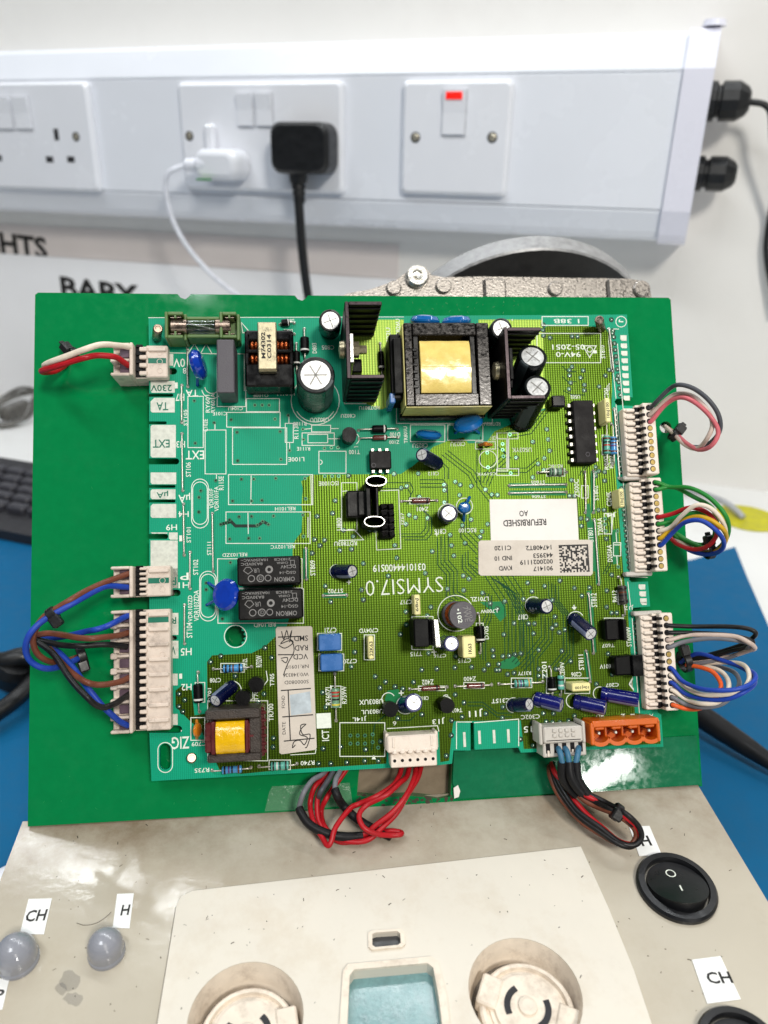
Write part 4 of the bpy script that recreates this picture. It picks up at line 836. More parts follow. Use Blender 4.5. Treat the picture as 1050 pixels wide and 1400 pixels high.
for a in (('ST105', 251, 560, 256, 582), ('C102E', 278, 573, 284, 590), ('RY601', 281, 540, 287, 564), ('RY601A', 288, 538, 294, 564), ('ST106', 254, 632, 261, 652), ('R115E', 299, 651, 306, 670), ('VDR101F', 286, 668, 292, 695), ('VDR101FA', 293, 665, 299, 699), ('ST101', 255, 721, 261, 742), ('ST111', 283, 741, 289, 759), ('ST102', 264, 765, 271, 786), ('VDR103ZD', 257, 814, 263, 850), ('VDR103ZDA', 265, 807, 272, 849), ('ST104', 255, 851, 263, 872), ('ST809', 424, 766, 431, 787), ('U800', 460, 708, 467, 725), ('JZE7', 548, 701, 554, 718), ('T100', 484, 610, 490, 612), ('TR801U', 552, 583, 557, 606), ('R113E', 402, 578, 408, 600), ('R731ZL', 332, 900, 338, 915), ('R732W', 350, 896, 358, 912), ('T705', 369, 921, 375, 938), ('T706', 347, 940, 353, 958), ('TR700', 367, 962, 374, 986), ('D701', 284, 941, 289, 960), ('R760ZL', 445, 937, 453, 964), ('R759W', 467, 938, 474, 962), ('ICT', 440, 998, 450, 1013), ('D705', 662, 856, 668, 874), ('Z500C', 785, 655, 792, 680), ('ST802', 812, 664, 818, 684), ('C204K', 829, 672, 836, 692), ('T200AA', 817, 708, 824, 732), ('ST801', 804, 722, 811, 741), ('D203AA', 830, 745, 837, 768), ('ST812', 808, 811, 816, 830), ('R612', 837, 807, 844, 823), ('ST600W', 856, 857, 863, 884), ('Z201', 741, 905, 748, 928), ('R209V', 766, 905, 772, 926), ('ST811', 791, 895, 798, 916), ('C201', 826, 531, 832, 546), ('R202', 826, 623, 832, 642), ('R203', 833, 623, 838, 640), ('ST810', 821, 472, 827, 490), ('D803', 427, 469, 433, 483), ('C822U', 528, 448, 534, 475), ('C826U', 541, 436, 547, 460), ('A', 860, 925, 866, 945)): tx(*a, 90)
tx('1', 811, 479, 816, 483); tx('94V-0', 760, 481, 794, 488); tx('05-2051', 755, 471, 800, 478); tx('1 38B', 757, 436, 792, 442); tx('+', 594, 727, 600, 733); tx('+', 474, 793, 480, 799); tx('+', 545, 944, 552, 951); tx('+', 782, 827, 788, 834); tx('+', 590, 888, 597, 895)
m.build('printed_lettering', 'silk', cb_)
m = MB(); textpx(m, BOARD, 'SYMSI7.0', 500, 791, 606, 812, 181.2, .135, -.012); m.build('board_name', 'silk', cb_)
# solder pads in the unfitted places
m = MB(); m2 = MB()
def pads(*L):
    for x, y in L:
        p = Bq(x, y); m.disc(p.x, p.y, .14, .62, 12, .34); m2.disc(p.x, p.y, .139, .36, 10)
pads((265.6, 548), (267, 606), (293, 578), (295, 657), (316, 574), (376, 573), (348.5, 554), (358.5, 554), (368, 554), (324, 591), (383, 590), (325, 630), (384, 628), (394, 568), (396, 616), (414, 587), (415, 601), (443.5, 613), (453, 612), (462, 612), (444, 651), (454, 651), (463, 651), (330, 655), (347, 655), (377, 654), (318, 685), (344, 685), (358, 684), (417, 654), (418, 682), (327, 706.5), (344, 706), (374, 705.5), (314, 737), (340, 736), (355, 736), (414, 704), (415, 733.5), (274.5, 671), (272, 680), (272, 700), (282, 797), (282, 806), (283, 827), (315, 769), (304, 846), (479, 1005.5), (489, 1005.5), (499, 1005.5), (509.5, 1004), (479, 1016.5), (489, 1016.5), (499, 1016.5), (509.5, 1014.5), (517, 1022), (666, 619), (667, 639), (687, 607), (687, 615), (688, 624), (697, 594), (698, 647), (827, 709), (827, 717), (828, 726), (844, 726), (845, 775), (302, 717), (309, 715), (314, 711), (352, 718), (359, 713), (367, 717))
m.build('solder_pads', 'via_ring', cb_)['kind'] = 'stuff'; m2.build('pad_holes', 'via_dark', cb_)['kind'] = 'stuff'
m = MB(); m.strip([tuple(Bq(x, y)[:2]) for x, y in ((302, 717), (316, 713), (322, 719), (352, 719), (360, 713), (367, 717))], 1.0, .07); m.build('dark_track', 'via_dark', cb_)
# ================================================================ components (parts of the board)
def comp(mb, name, mt, o, label=None):
    ob = mb.build(name, mt, cb_, None, o)
    if label: ob['label'] = label
    return ob
def elcap(base, tip, h, rpx, sleeve, lab, score='x', stripe=40, toplab=None):
    a = Bq(*base, .4); b = Bq(*tip, h); r = (Bq(tip[0] + rpx, tip[1], h) - b).length; d = b - a; L = d.length; d.normalize()
    m = MB(); m.lathe(a, d, [(0, 0), (r * .96, 0), (r, .4), (r, 1.4), (r * .95, 1.9), (r, 2.4), (r, L - .8), (r * .985, L - .3), (r * .93, L), (r * .80, L), (r * .78, L - .25), (0, L - .25)], 28)
    o = comp(m, 'electrolytic_capacitor', sleeve, a, lab)
    t = MB(); t.lathe(a + d * (L - .24), d, [(r * .78, 0), (r * .76, .12), (0, .16)], 28, True); t.build('can_top', 'can_top', o)
    e = Vector((0, 0, 1)) if abs(d.z) < .9 else Vector((1, 0, 0)); u1 = (e - e.dot(d) * d).normalized(); u2 = d.cross(u1)
    t = MB(); c = a + d * (L - .06); w = r * .045
    angs = (45, 135) if score == 'x' else ((20, 110) if score == '+' else (0, 60, 120))
    for g in angs:
        q = u1 * math.cos(math.radians(g)) + u2 * math.sin(math.radians(g)); s_ = d.cross(q)
        t.add([c + q * r * .6 + s_ * w, c - q * r * .6 + s_ * w, c - q * r * .6 - s_ * w, c + q * r * .6 - s_ * w], [(0, 1, 2, 3)])
    t.build('vent_score', 'can_score', o)
    t = MB(); t.lathe(a, d, [(r * 1.012, 2.6), (r * 1.012, L - .7), (r * .96, L + .03), (r * .83, L + .03)], 6, True, stripe, stripe + 42); t.build('polarity_stripe', 'sleeve_mark_dark' if sleeve == 'sleeve_black' else 'sleeve_mark', o)
    t = MB()
    for g in (stripe + 150, stripe + 215):
        for k in range(3):
            z0 = L * (.25 + .2 * k); t.lathe(a, d, [(r * 1.012, z0), (r * 1.012, z0 + L * .1)], 3, True, g, g + 14)
    t.build('sleeve_print', 'sleeve_mark_dark' if sleeve == 'sleeve_black' else 'sleeve_mark', o)
    return o
elcap((451, 450), (451.5, 438), 13, 15.5, 'sleeve_black', 'small black capacitor beside the ribbed heatsink', '+')
elcap((431, 543), (431.5, 512.5), 25, 26.5, 'sleeve_black', 'large black capacitor with a silver scored top', '', 300)
elcap((706, 541), (728.5, 487), 22, 19.5, 'sleeve_black', 'upper black capacitor inside the right heatsink', 'x', 200)
elcap((713, 574), (735, 529), 22, 18.5, 'sleeve_black', 'lower black capacitor inside the right heatsink', 'x', 230)
elcap((664, 478), (686, 449), 20, 15, 'sleeve_black', 'black capacitor squeezed between transformer and right heatsink', '+')
elcap((598, 634), (576.5, 621.5), 11, 9.5, 'sleeve_navy', 'navy capacitor leaning left below the transformer', '+')
elcap((611, 705), (613.5, 701.5), 10, 12, 'sleeve_navy', 'upright navy capacitor beside the small blue disc')
elcap((459, 781), (482, 781), 8, 9.6, 'sleeve_navy', 'navy capacitor leaning right beside the relays', '+')
elcap((727, 828), (748, 829), 10, 10.2, 'sleeve_navy', 'navy capacitor leaning right below the paper stickers', '+')
elcap((784, 846), (808, 867), 10, 9.8, 'sleeve_navy', 'navy capacitor leaning down to the right', '+')
elcap((555, 963), (566, 960.5), 10, 12.4, 'sleeve_blue', 'upright blue capacitor above the six way plug')
elcap((608, 879), (617.5, 880), 11, 10.5, 'sleeve_blue', 'small blue capacitor beside the cream block', '+')
elcap((318, 938), (294, 958), 8, 9.8, 'sleeve_navy', 'navy capacitor leaning over the small transformer', '+')
elcap((700, 964), (724, 963), 7, 9.2, 'sleeve_navy', 'leftmost of the four lying navy capacitors', '+')
elcap((733, 955), (768, 964), 5.5, 9.6, 'sleeve_blue', 'second lying blue capacitor from the left', '+')
elcap((786, 959), (828, 968), 5.5, 9.8, 'sleeve_blue', 'third lying blue capacitor from the left', '+')
elcap((822, 948), (873, 957), 5, 9.4, 'sleeve_blue', 'rightmost lying blue capacitor', '+')

def blockcap(r, h, mt, lab, txt=None, tb=None, rot=180, side=None, b=.35, name='film_capacitor', ink='ink_black'):
    a = Bq(r[0], r[1], h); c = Bq(r[2], r[3], h); m = MB(); m.box(a.x, c.x, c.y, a.y, .3, h, b); o = comp(m, name, mt, ((a.x + c.x) / 2, (a.y + c.y) / 2, 0), lab)
    if txt: t = MB(); textpx(t, BOARD, txt, *tb, rot, h + .03, .02); t.build('lettering', ink, o)
    return o
blockcap((296, 464, 321, 537), 13, 'film_grey', 'tall grey block capacitor beside the fuse holder', b=.3)
blockcap((435.5, 867.5, 466.5, 889), 7, 'film_blue', 'upper of the two blue block capacitors')
blockcap((438, 895, 469, 917), 7, 'film_blue', 'lower of the two blue block capacitors')
blockcap((503, 870, 511.5, 901), 7, 'film_cream', 'slim cream capacitor right of the blue blocks', '22K63', (505, 877, 510, 897), 90)
blockcap((566, 813, 575.5, 841), 7, 'film_cream', 'slim cream capacitor above the power transistor', '68nJ', (568, 818, 573, 836), 90)
blockcap((632, 870, 651, 899), 9, 'film_cream', 'fat cream capacitor below the round inductor', '1K63', (640, 880, 645, 894), 90)
blockcap((826.5, 544, 836, 577), 7, 'film_cream', 'slim cream capacitor right of the long chip', '10nJ100', (829, 550, 834, 571), 90)
blockcap((846, 668, 854.5, 693), 7, 'film_cream', 'cream capacitor beside the middle right plug', '10nJ100', (848, 672, 853, 690), 90)
blockcap((782, 934.5, 808, 944.5), 7, 'film_cream', 'cream capacitor lying above the navy capacitors', '10nJ100', (786, 937, 805, 942), 180)
blockcap((532.5, 537, 541, 551), 12, 'film_blue', 'narrow blue capacitor at the big transformer corner')

def discpart(c, h, rx, ry, th, mt, lab, ax=(1, 0, 0), legs=(), name='disc_capacitor', n=26):
    """a dipped disc: rx, ry radii, th thickness along ax"""
    p = Bq(*c, h); ax = Vector(ax).normalized(); k = th / 2
    prof = [(0, -k), (rx * .55, -k * .94), (rx * .85, -k * .7), (rx, -k * .15), (rx, k * .15), (rx * .85, k * .7), (rx * .55, k * .94), (0, k)]
    m = MB(); m.lathe(p, ax, prof, n, True, sx=ry / rx)
    for (lx, ly) in legs:
        q = Bq(lx, ly, 0); s_ = p + (q - p) * .45; m.tube([s_, q * .3 + s_ * .7, q], .55, 8, 4)
    return comp(m, name, mt, (p.x, p.y, 0), lab)
discpart((271, 499), 8.5, 4.9, 6.0, 4.2, 'varistor_blue', 'glossy blue disc standing beside the fuse holder', (1, .22, .12), ((262, 483), (270, 527)), 'varistor')
discpart((309, 813), 10, 5.0, 5.0, 3.4, 'varistor_blue', 'glossy blue disc leaning against the relays', (-.55, .1, .83), ((285, 797), (283, 827)), 'varistor')
discpart((581, 439), 6, 5.0, 5.0, 4.0, 'disc_blue', 'left blue disc peeping over the big transformer', (.05, 1, .30))
discpart((624, 440), 6, 5.0, 5.0, 4.0, 'disc_blue', 'right blue disc peeping over the big transformer', (-.05, 1, .30))
discpart((586, 594), 5, 4.4, 5.2, 3.0, 'disc_blue', 'flat blue disc below the big transformer', (.08, 1, .35), ((570, 597), (600, 597)))
discpart((640, 579), 7, 5.0, 5.2, 3.4, 'disc_blue', 'blue disc leaning out under the big transformer', (-.35, .8, .6), ((622, 592), (655, 592)))
discpart((635, 694), 6, 1.9, 2.1, 2.6, 'disc_blue', 'small blue bead beside the upright navy capacitor', (0, 0, 1), ((634, 712), (642, 680)))
discpart((663.5, 607), 4, 1.0, 1.9, 1.6, 'ceramic_orange', 'tiny orange capacitor right of the blue disc', (0, 1, .2), ((655, 608), (672, 608)))
discpart((270, 998), 4, 2.2, 2.6, 1.7, 'ceramic_orange', 'orange disc capacitor beside the small transformer', (1, 0, .25), ((269, 985), (269, 1009)))

# ---- axial parts
def axial(p0, p1, f0, f1, r, mt, lab, bands=(), name='resistor', waist=True, lift=.2):
    a, b = Bq(*p0), Bq(*p1); d = (b - a); L = d.length; u = d.normalized(); z = r + lift; Z = Vector((0, 0, z))
    m = MB(); s0, s1 = L * f0, L * f1; l = s1 - s0
    pr = [(0, 0), (r * .55, 0), (r * .95, l * .04), (r, l * .10), (r, l * .20), (r * (.86 if waist else 1), l * .27), (r * (.86 if waist else 1), l * .73), (r, l * .80), (r, l * .90), (r * .95, l * .96), (r * .55, l), (0, l)]
    m.lathe(a + u * s0 + Z, u, pr, 16); o = comp(m, name, mt, (a.x, a.y, 0), lab)
    t = MB(); e0 = min(.7, s0 * .4); e1 = min(.7, (L - s1) * .4)
    t.tube([a + Vector((0, 0, .05)), a + u * e0 * .3 + Vector((0, 0, z * .7)), a + u * (e0 + .3) + Z, a + u * (s0 + .2) + Z], .26, 6, 3)
    t.tube([b + Vector((0, 0, .05)), b - u * e1 * .3 + Vector((0, 0, z * .7)), b - u * (e1 + .3) + Z, a + u * (s1 - .2) + Z], .26, 6, 3)
    for q in (a, b): t.lathe((q.x, q.y, .1), (0, 0, 1), [(.62, 0), (.5, .3), (.2, .5), (0, .5)], 10)
    t.build('leads', 'wire_tin', o)
    for (f, w, bm) in bands:
        k = r * (.88 if waist and .26 < f < .74 else 1.01) + .02
        t = MB(); t.lathe(a + u * (s0 + l * (f - w / 2)) + Z, u, [(k, 0), (k, l * w)], 16); t.build('colour_band', bm, o)
    return o
B3 = lambda c1, c2, c3, c4: ((.16, .09, c1), (.36, .08, c2), (.52, .08, c3), (.84, .09, c4))
axial((292, 914.5), (344, 911.5), .26, .78, 1.35, 'res_blue', 'blue resistor above the small transformer', B3('band_black', 'band_black', 'band_brown', 'band_black'))
axial((290, 1053), (343, 1049), .26, .78, 1.25, 'res_blue', 'blue resistor tucked under the small transformer', B3('band_black', 'band_violet', 'band_black', 'band_brown'))
axial((354, 1047.5), (406, 1044), .31, .79, 1.4, 'res_teal', 'pale teal resistor at the bottom edge', B3('band_black', 'band_white', 'band_black', 'band_black'))
axial((457.5, 921), (459.5, 985), .30, .72, 1.35, 'res_green', 'green resistor standing lengthwise below the blue blocks', ((.2, .08, 'band_red'), (.38, .08, 'band_red'), (.56, .08, 'band_black'), (.82, .08, 'band_yellow')))
axial((735, 646.5), (774, 645.5), .36, .87, 1.35, 'res_green', 'green resistor below the right heatsink', B3('band_black', 'band_white', 'band_black', 'band_brown'))
axial((682, 935), (742, 932), .32, .70, 1.35, 'res_teal', 'pale teal resistor above the lying navy capacitors', B3('band_brown', 'band_violet', 'band_black', 'band_gold'))
axial((827, 578), (828, 636), .33, .76, 1.25, 'res_teal', 'teal resistor, left of the pair beside the upper right plug', B3('band_brown', 'band_black', 'band_red', 'band_brown'))
axial((835.5, 580), (837.5, 636), .33, .76, 1.25, 'res_blue', 'blue resistor, right of the pair beside the upper right plug', B3('band_black', 'band_brown', 'band_violet', 'band_brown'))
axial((845.5, 789), (852, 842), .22, .70, 1.6, 'res_dark', 'dark grey resistor beside the lowest right plug', B3('band_black', 'band_brown', 'band_black', 'band_black'))
axial((764, 915), (766, 950), .22, .78, 1.1, 'res_teal', 'short teal resistor beside the black diode', ((.3, .12, 'band_black'), (.7, .12, 'band_white')))
for p0, p1, f0, f1, r, mt, lab, bd_ in (((549, 685.5), (597, 684.5), .28, .80, .85, 'diode_glass', 'reddish glass diode above the navy capacitor', 'band_black'), ((560, 942), (611, 939), .30, .80, .85, 'diode_glass', 'reddish glass diode left of its twin near the bottom', 'band_black'), ((622, 938), (672, 936), .30, .78, .85, 'diode_glass', 'reddish glass diode right of its twin near the bottom', 'band_black'),
        ((653.5, 839), (656, 892), .30, .74, 1.5, 'plastic_black_gloss', 'black diode beside the round inductor', 'band_white'), ((271, 919), (273, 973), .28, .76, 1.5, 'plastic_black', 'black diode left of the small transformer', 'band_white'), ((416, 450), (417, 494), .30, .80, 1.5, 'plastic_black', 'black diode left of the large capacitor', 'band_white'), ((405, 470), (406, 510), .3, .8, 1.2, 'plastic_black', 'black diode beside the wound choke', 'band_white'),
        ((383, 444), (402, 442), .1, .7, 1.2, 'plastic_black', 'upper black diode behind the choke strap', 'band_white'), ((383, 459), (402, 457), .1, .7, 1.2, 'plastic_black', 'lower black diode behind the choke strap', 'band_white'), ((490, 588.5), (543, 587), .34, .72, 1.3, 'plastic_black', 'black diode above its thin twin', 'band_white'), ((491, 600), (544, 598.5), .34, .72, .9, 'diode_glass', 'thin dark diode below its black twin', 'band_white'),
        ((519.5, 470), (522, 518), .25, .8, 1.0, 'plastic_black_gloss', 'thin black diode between heatsink and big transformer', 'band_white'), ((751, 912), (753.5, 953), .3, .8, 1.4, 'plastic_black_gloss', 'black diode above the lying capacitors', 'band_white')):
    axial(p0, p1, f0, f1, r, mt, lab, ((.82, .1, bd_),), 'diode', False)
# ---- wire links
for p0, p1 in (((256.5, 478), (256.8, 529)), ((248.7, 527), (248.7, 578)), ((249, 593), (250, 671)), ((251, 689), (252, 759)), ((260, 755), (260, 805)), ((252.5, 827), (252.5, 880)), ((290.5, 702), (291.5, 781)), ((418.3, 750), (418.7, 792)), ((442, 814.5), (474, 813.5)), ((696, 664), (774, 662.5)), ((696, 674.5), (774, 673)), ((811, 644), (811, 701)), ((799.5, 645), (800, 701)), ((812, 711), (818, 799)), ((804, 812), (811, 893)), ((801, 890), (806.5, 932)), ((839, 560), (846, 654)), ((832, 450), (838, 508))):
    a, b = Bq(*p0), Bq(*p1); m = MB(); u = (b - a).normalized()
    m.tube([a, a + u * .5 + Vector((0, 0, .5)), a + u * 1.2 + Vector((0, 0, .6)), b - u * 1.2 + Vector((0, 0, .6)), b - u * .5 + Vector((0, 0, .5)), b], .30, 7, 3)
    for q in (a, b): m.lathe((q.x, q.y, .1), (0, 0, 1), [(.6, 0), (.45, .3), (0, .5)], 10)
    comp(m, 'wire_link', 'wire_tin', (a.x, a.y, 0))

# ---- relays
RT = [('OMRON', .58, .90, .10, .26), ('G5Q-14', .66, .92, .36, .48), ('DC24V', .68, .92, .56, .68), ('CHINA', .62, .80, .72, .80), ('2183CB', .58, .84, .84, .93), ('10A250VAC~', .06, .48, .84, .93), ('8A30VDC', .06, .40, .70, .80)]
def relay(x0, y0, x1, y1, lab):
    h = 15.5; a = Bq(x0, y1, h); b = Bq(x1, y0, h); m = MB(); m.box(a.x, b.x, a.y, b.y, .3, h, .5); o = comp(m, 'relay', 'relay_black', ((a.x + b.x) / 2, (a.y + b.y) / 2, 0), lab)
    t = MB(); W, H = b.x - a.x, b.y - a.y
    for s_, f0, f1, g0, g1 in RT: t.text(s_, a.x + W * (f0 + f1) / 2, a.y + H * (g0 + g1) / 2, W * (f1 - f0), H * (g1 - g0), 180, h + .03, .01)
    for fx, r in ((.48, .075), (.36, .085), (.22, .08)): t.disc(a.x + W * fx, a.y + H * .24, h + .03, W * r * .7, 18, W * r * .55)
    t.text('CE', a.x + W * .36, a.y + H * .24, W * .06, H * .12, 180, h + .03); t.text('UR', a.x + W * .30, a.y + H * .52, W * .09, H * .16, 180, h + .03)
    t.disc(a.x + W * .50, a.y + H * .54, h + .03, W * .06, 18, W * .03)
    t.strip([(a.x + W * q, a.y + H * g) for q, g in ((.14, .64), (.10, .52), (.17, .40), (.24, .52), (.20, .64))], .18, h + .03, True)
    t.strip([(a.x + W * q, a.y + H * g) for q, g in ((.84, .68), (.90, .68), (.90, .84), (.84, .84))], .16, h + .03, True)
    t.build('printed_marks', 'relay_print', o)
relay(324.5, 759.5, 411, 801, 'upper of the two black relays'); relay(326, 804, 414, 848.5, 'lower of the two black relays')

# ---- big transformer
h = 17; a = Bq(556, 555, h); b = Bq(667.5, 441, h)
tf = MB()
x0, x1, y0, y1 = a.x, b.x, a.y, b.y
ix0, iy0 = Bq(567, 537, h).x, Bq(575, 538, h).y; ix1, iy1 = Bq(651, 458, h).x, Bq(651, 458, h).y
tf.box(x0, ix0, y0, y1, 1.5, h, .35); tf.box(ix1, x1, y0, y1, 1.5, h, .35); tf.box(ix0 + .01, ix1 - .01, y0, iy0, 1.5, h - .05, .3); tf.box(ix0 + .01, ix1 - .01, iy1, y1, 1.5, h - .05, .3)
big = comp(tf, 'big_transformer', 'core_steel', ((x0 + x1) / 2, (y0 + y1) / 2, 0), 'big square transformer with yellow taped coil')
m = MB(); m.box(x0 - .35, x0 - .02, y0 + .3, y1 - .3, 5, h - .8); m.box(x0, x1, y0 - .35, y0 - .02, 5, h - .8); m.build('core_tape', 'tape_side', big)
m = MB(); m.box(ix0 + .1, ix0 + 2.2, iy0 - .5, iy1 + .5, 1, h - 1.2, .4); m.box(ix1 - 2.2, ix1 - .1, iy0 - .5, iy1 + .5, 1, h - 1.2, .4); m.box(x0 - .6, x1 + .4, y0 - 1.2, y1 + 1, .2, 4.9, .3)
for k in range(6): m.box(ix0 - .6, ix0 + 1.5, iy0 + 2 + k * 2.4, iy0 + 3 + k * 2.4, h - 1.6, h - .6, .2)
m.build('bobbin', 'plastic_black_gloss', big)
m = MB(); cx = (ix0 + ix1) / 2; wy0, wy1 = Bq(600, 536, h).y, Bq(600, 465, h).y; wx0, wx1 = ix0 + 2.3, ix1 - 2.3; n = 14
prof_ = []
for k in range(n + 1):
    t_ = k / n; prof_.append((wy0 + (wy1 - wy0) * t_, h - .9 + 1.5 * math.sin(math.pi * t_) ** .6))
vs = []; NS = 8
for i in range(NS + 1):
    x = wx0 + (wx1 - wx0) * i / NS
    for (y, z) in prof_: vs.append((x, y, z + .12 * math.sin(i * 1.7 + y * .9)))
m.add(vs, [(i * (n + 1) + k, (i + 1) * (n + 1) + k, (i + 1) * (n + 1) + k + 1, i * (n + 1) + k + 1) for i in range(NS) for k in range(n)], True)
m.box(wx0, wx1, wy0, wy1, 2, h - 1.0); m.build('coil_tape', 'tape_yellow', big)
m = MB(); mid = Bq(600, 502, h).y; m.box(wx0 + .3, wx1 + .01, mid - .15, mid + .12, h + .52, h + .66); m.build('tape_edge', 'tape_side', big)
# dark side block left of it
q0, q1 = Bq(536, 566, 13), Bq(553, 455, 13); m = MB(); m.box(q0.x, q1.x - 1, q0.y + 5, q1.y, .3, 12, .5); m.box(q0.x + 1, q1.x - .6, q0.y + 6.5, q1.y - 2, 12, 14, .3); comp(m, 'terminal_block', 'plastic_black', (q0.x, q0.y, 0), 'black block along the left side of the big transformer')

# ---- small transformer
h = 14; a = Bq(281, 1044, h); b = Bq(356, 968, h); x0, x1, y0, y1 = a.x, b.x, a.y, b.y; H_ = y1 - y0
m = MB(); m.box(x0, x1, y1 - H_ * .19, y1, 1.2, h, .4); m.box(x0 + .5, x1, y0, y0 + H_ * .15, 1.2, h, .4); m.box(x1 - 3.4, x1, y0 + H_ * .15, y1 - H_ * .19, 1.2, h - .05, .3); m.box(x0 + .6, x0 + 2, y0 + H_ * .15, y1 - H_ * .19, 1.2, h - 3, .3)
st = comp(m, 'small_transformer', 'ferrite', ((x0 + x1) / 2, (y0 + y1) / 2, 0), 'small transformer with bright yellow tape on a maroon former')
m = MB(); q = Bq(294, 1000, h).x; m.box(x0 - .2, q, y0 + H_ * .18, y1 - H_ * .24, .4, h - .4, .5); m.box(q - 1.2, q + .2, y0 + H_ * .16, y1 - H_ * .22, .5, h + .5, .3); q2 = Bq(335, 1000, h).x; m.box(q2, x1 - 2.6, y0 + H_ * .2, y1 - H_ * .26, .4, h - .2, .4); m.box(q2 - .1, q2 + 1.1, y0 + H_ * .16, y1 - H_ * .22, .5, h + .5, .3)
m.box(q2 + 1.2, x1 - 2.2, y0 + H_ * .46, y0 + H_ * .5, h - .3, h + .2); m.box(x0 - .1, q - 1.3, y0 + H_ * .42, y0 + H_ * .5, h - .5, h - .1, .1)
m.build('former', 'bobbin_maroon', st)
m = MB()
for k in range(6): yy = y0 + H_ * (.1 + .15 * k); m.box(x1 - .2, x1 + 1.5, yy, yy + .9, h - 4.5, h - 3, .2)
m.box(x1 - 1, x1 + .8, y0 + .3, y1 - .3, .4, h - 4.6, .3); m.build('pin_row', 'bobbin_maroon', st)
m = MB(); ya, yb = Bq(310, 1031, h).y, Bq(310, 987, h).y; vs = []; n = 12
for i in range(7):
    x = q + .25 + (q2 - q - .35) * i / 6
    for k in range(n + 1): t_ = k / n; vs.append((x, ya + (yb - ya) * t_, h - .6 + 2.0 * math.sin(math.pi * t_) ** .55 + .1 * math.sin(i * 2.1 + k)))
m.add(vs, [(i * (n + 1) + k, (i + 1) * (n + 1) + k, (i + 1) * (n + 1) + k + 1, i * (n + 1) + k + 1) for i in range(6) for k in range(n)], True); m.box(q + .2, q2 - .1, ya, yb, 1, h - .7); m.build('coil_tape', 'tape_gold', st)

# ---- wound choke with strap
h = 12; a = Bq(336, 531, 9); b = Bq(401, 458, 9); x0, x1, y0, y1 = a.x, b.x, a.y, b.y
m = MB(); W = x1 - x0; H_ = y1 - y0; m.box(x0, x1, y0, y0 + H_ * .44, .4, h - 1, .6); m.box(x0, x1, y1 - H_ * .14, y1 + 1, .4, h - 1, .6); m.box(x0 + .3, x1 - .3, y0 + H_ * .62, y0 + H_ * .68, .4, h, .3)
for s_ in (0, 1): m.box(x0 + s_ * (W - 1.5), x0 + 1.5 + s_ * (W - 1.5), y0 + H_ * .4, y1 - .2, .4, h - .6, .4)
ck = comp(m, 'wound_choke', 'plastic_black_gloss', ((x0 + x1) / 2, (y0 + y1) / 2, 0), 'black choke with copper windings under a metal strap')
m = MB()
for f0, f1 in ((.455, .61), (.69, .86)):
    nn = 9
    for k in range(nn):
        x = x0 + 1.7 + (W - 3.4) * (k + .5) / nn; yy0, yy1 = y0 + H_ * f0, y0 + H_ * f1
        m.tube([(x, yy0, h - 6), (x, yy0, h - 3), (x, (yy0 + yy1) / 2, h - 1.2), (x, yy1, h - 3), (x, yy1, h - 6)], .62, 8, 4)
m.build('copper_winding', 'copper_wire', ck)
s0, s1 = Bq(353, 505, 15), Bq(377.5, 440, 15); m = MB(); m.box(s0.x, s1.x, s0.y, s1.y, 13.6, 15, .3); m.box(s0.x + .05, s1.x - .05, s0.y - .3, s0.y + .7, 3, 14, .2); m.box(s0.x + .05, s1.x - .05, s1.y - .7, s1.y + .2, 3, 14, .2); stp = m.build('strap', 'strap_brass', ck)
m = MB(); textpx(m, BOARD, 'M74302', 357, 454, 363, 490, 90, 15.05, .03); textpx(m, BOARD, 'C0314', 365, 457, 371, 490, 90, 15.05, .03); m.build('lettering', 'ink_black', ck)

# ---- fuse holder and fuse
hz = 9.5; a = Bq(225, 462, hz); b = Bq(327, 426, hz); y0, y1 = a.y, b.y; X = lambda px: Bq(px, 445, hz).x
m = MB()
for l, r in ((225, 254), (300, 327)):
    xl, xr_ = X(l), X(r); m.box(xl, xl + 1, y0, y1, .3, hz, .25); m.box(xr_ - 1, xr_, y0, y1, .3, hz - 2.2, .25); m.box(xl + .9, xr_ - .9, y0, y0 + 1.1, .3, hz - .05, .25); m.box(xl + .9, xr_ - .9, y1 - 1.1, y1, .3, hz - .05, .25); m.box(xl + 1, xr_ - 1, y0 + 1, y1 - 1, .3, 4.2)
    xm = (xl + xr_) / 2
    for s_ in (0, 1): yy = y0 + 1 if s_ == 0 else y1 - 1; m.box(xm - .3, xm + .3, yy - .1, yy + .1 + (1.2 if s_ == 0 else -1.2), 5, hz - .1)
m.box(X(254), X(300), y0 + .8, y0 + 2.0, .3, 7.6, .3); m.box(X(254), X(300), y1 - 2.2, y1 - 1.1, .3, 8, .3); m.box(X(254), X(300), y0 + 2.0, y1 - 2, .3, 4, .2)
fh = comp(m, 'fuse_holder', 'holder_green', ((a.x + b.x) / 2, (y0 + y1) / 2, 0), 'olive green fuse holder at the top left corner')
m = MB()
for l, r in ((225, 254), (300, 327)):
    for s_ in (-1, 1):
        cy = (y0 + y1) / 2; m.box(X(l + 7), X(r - 7), cy + s_ * 2.55, cy + s_ * 2.9, 4, 8.6, .1)
m.build('fuse_clip', 'fuse_cap', fh)
fc = Vector(((X(232) + X(314)) / 2, (y0 + y1) / 2, 7.2)); fu = empty('glass_fuse', BOARD, fc)
xa_, xb_ = X(232), X(314)
m = MB(); m.cyl((xa_ + 4.6, fc.y, 7.2), (xb_ - 4.6, fc.y, 7.2), 2.2, n=24, cap=False); m.cyl((xb_ - 4.6, fc.y, 7.2), (xa_ + 4.6, fc.y, 7.2), 1.75, n=24, cap=False); m.build('glass_tube', 'glass', fu)
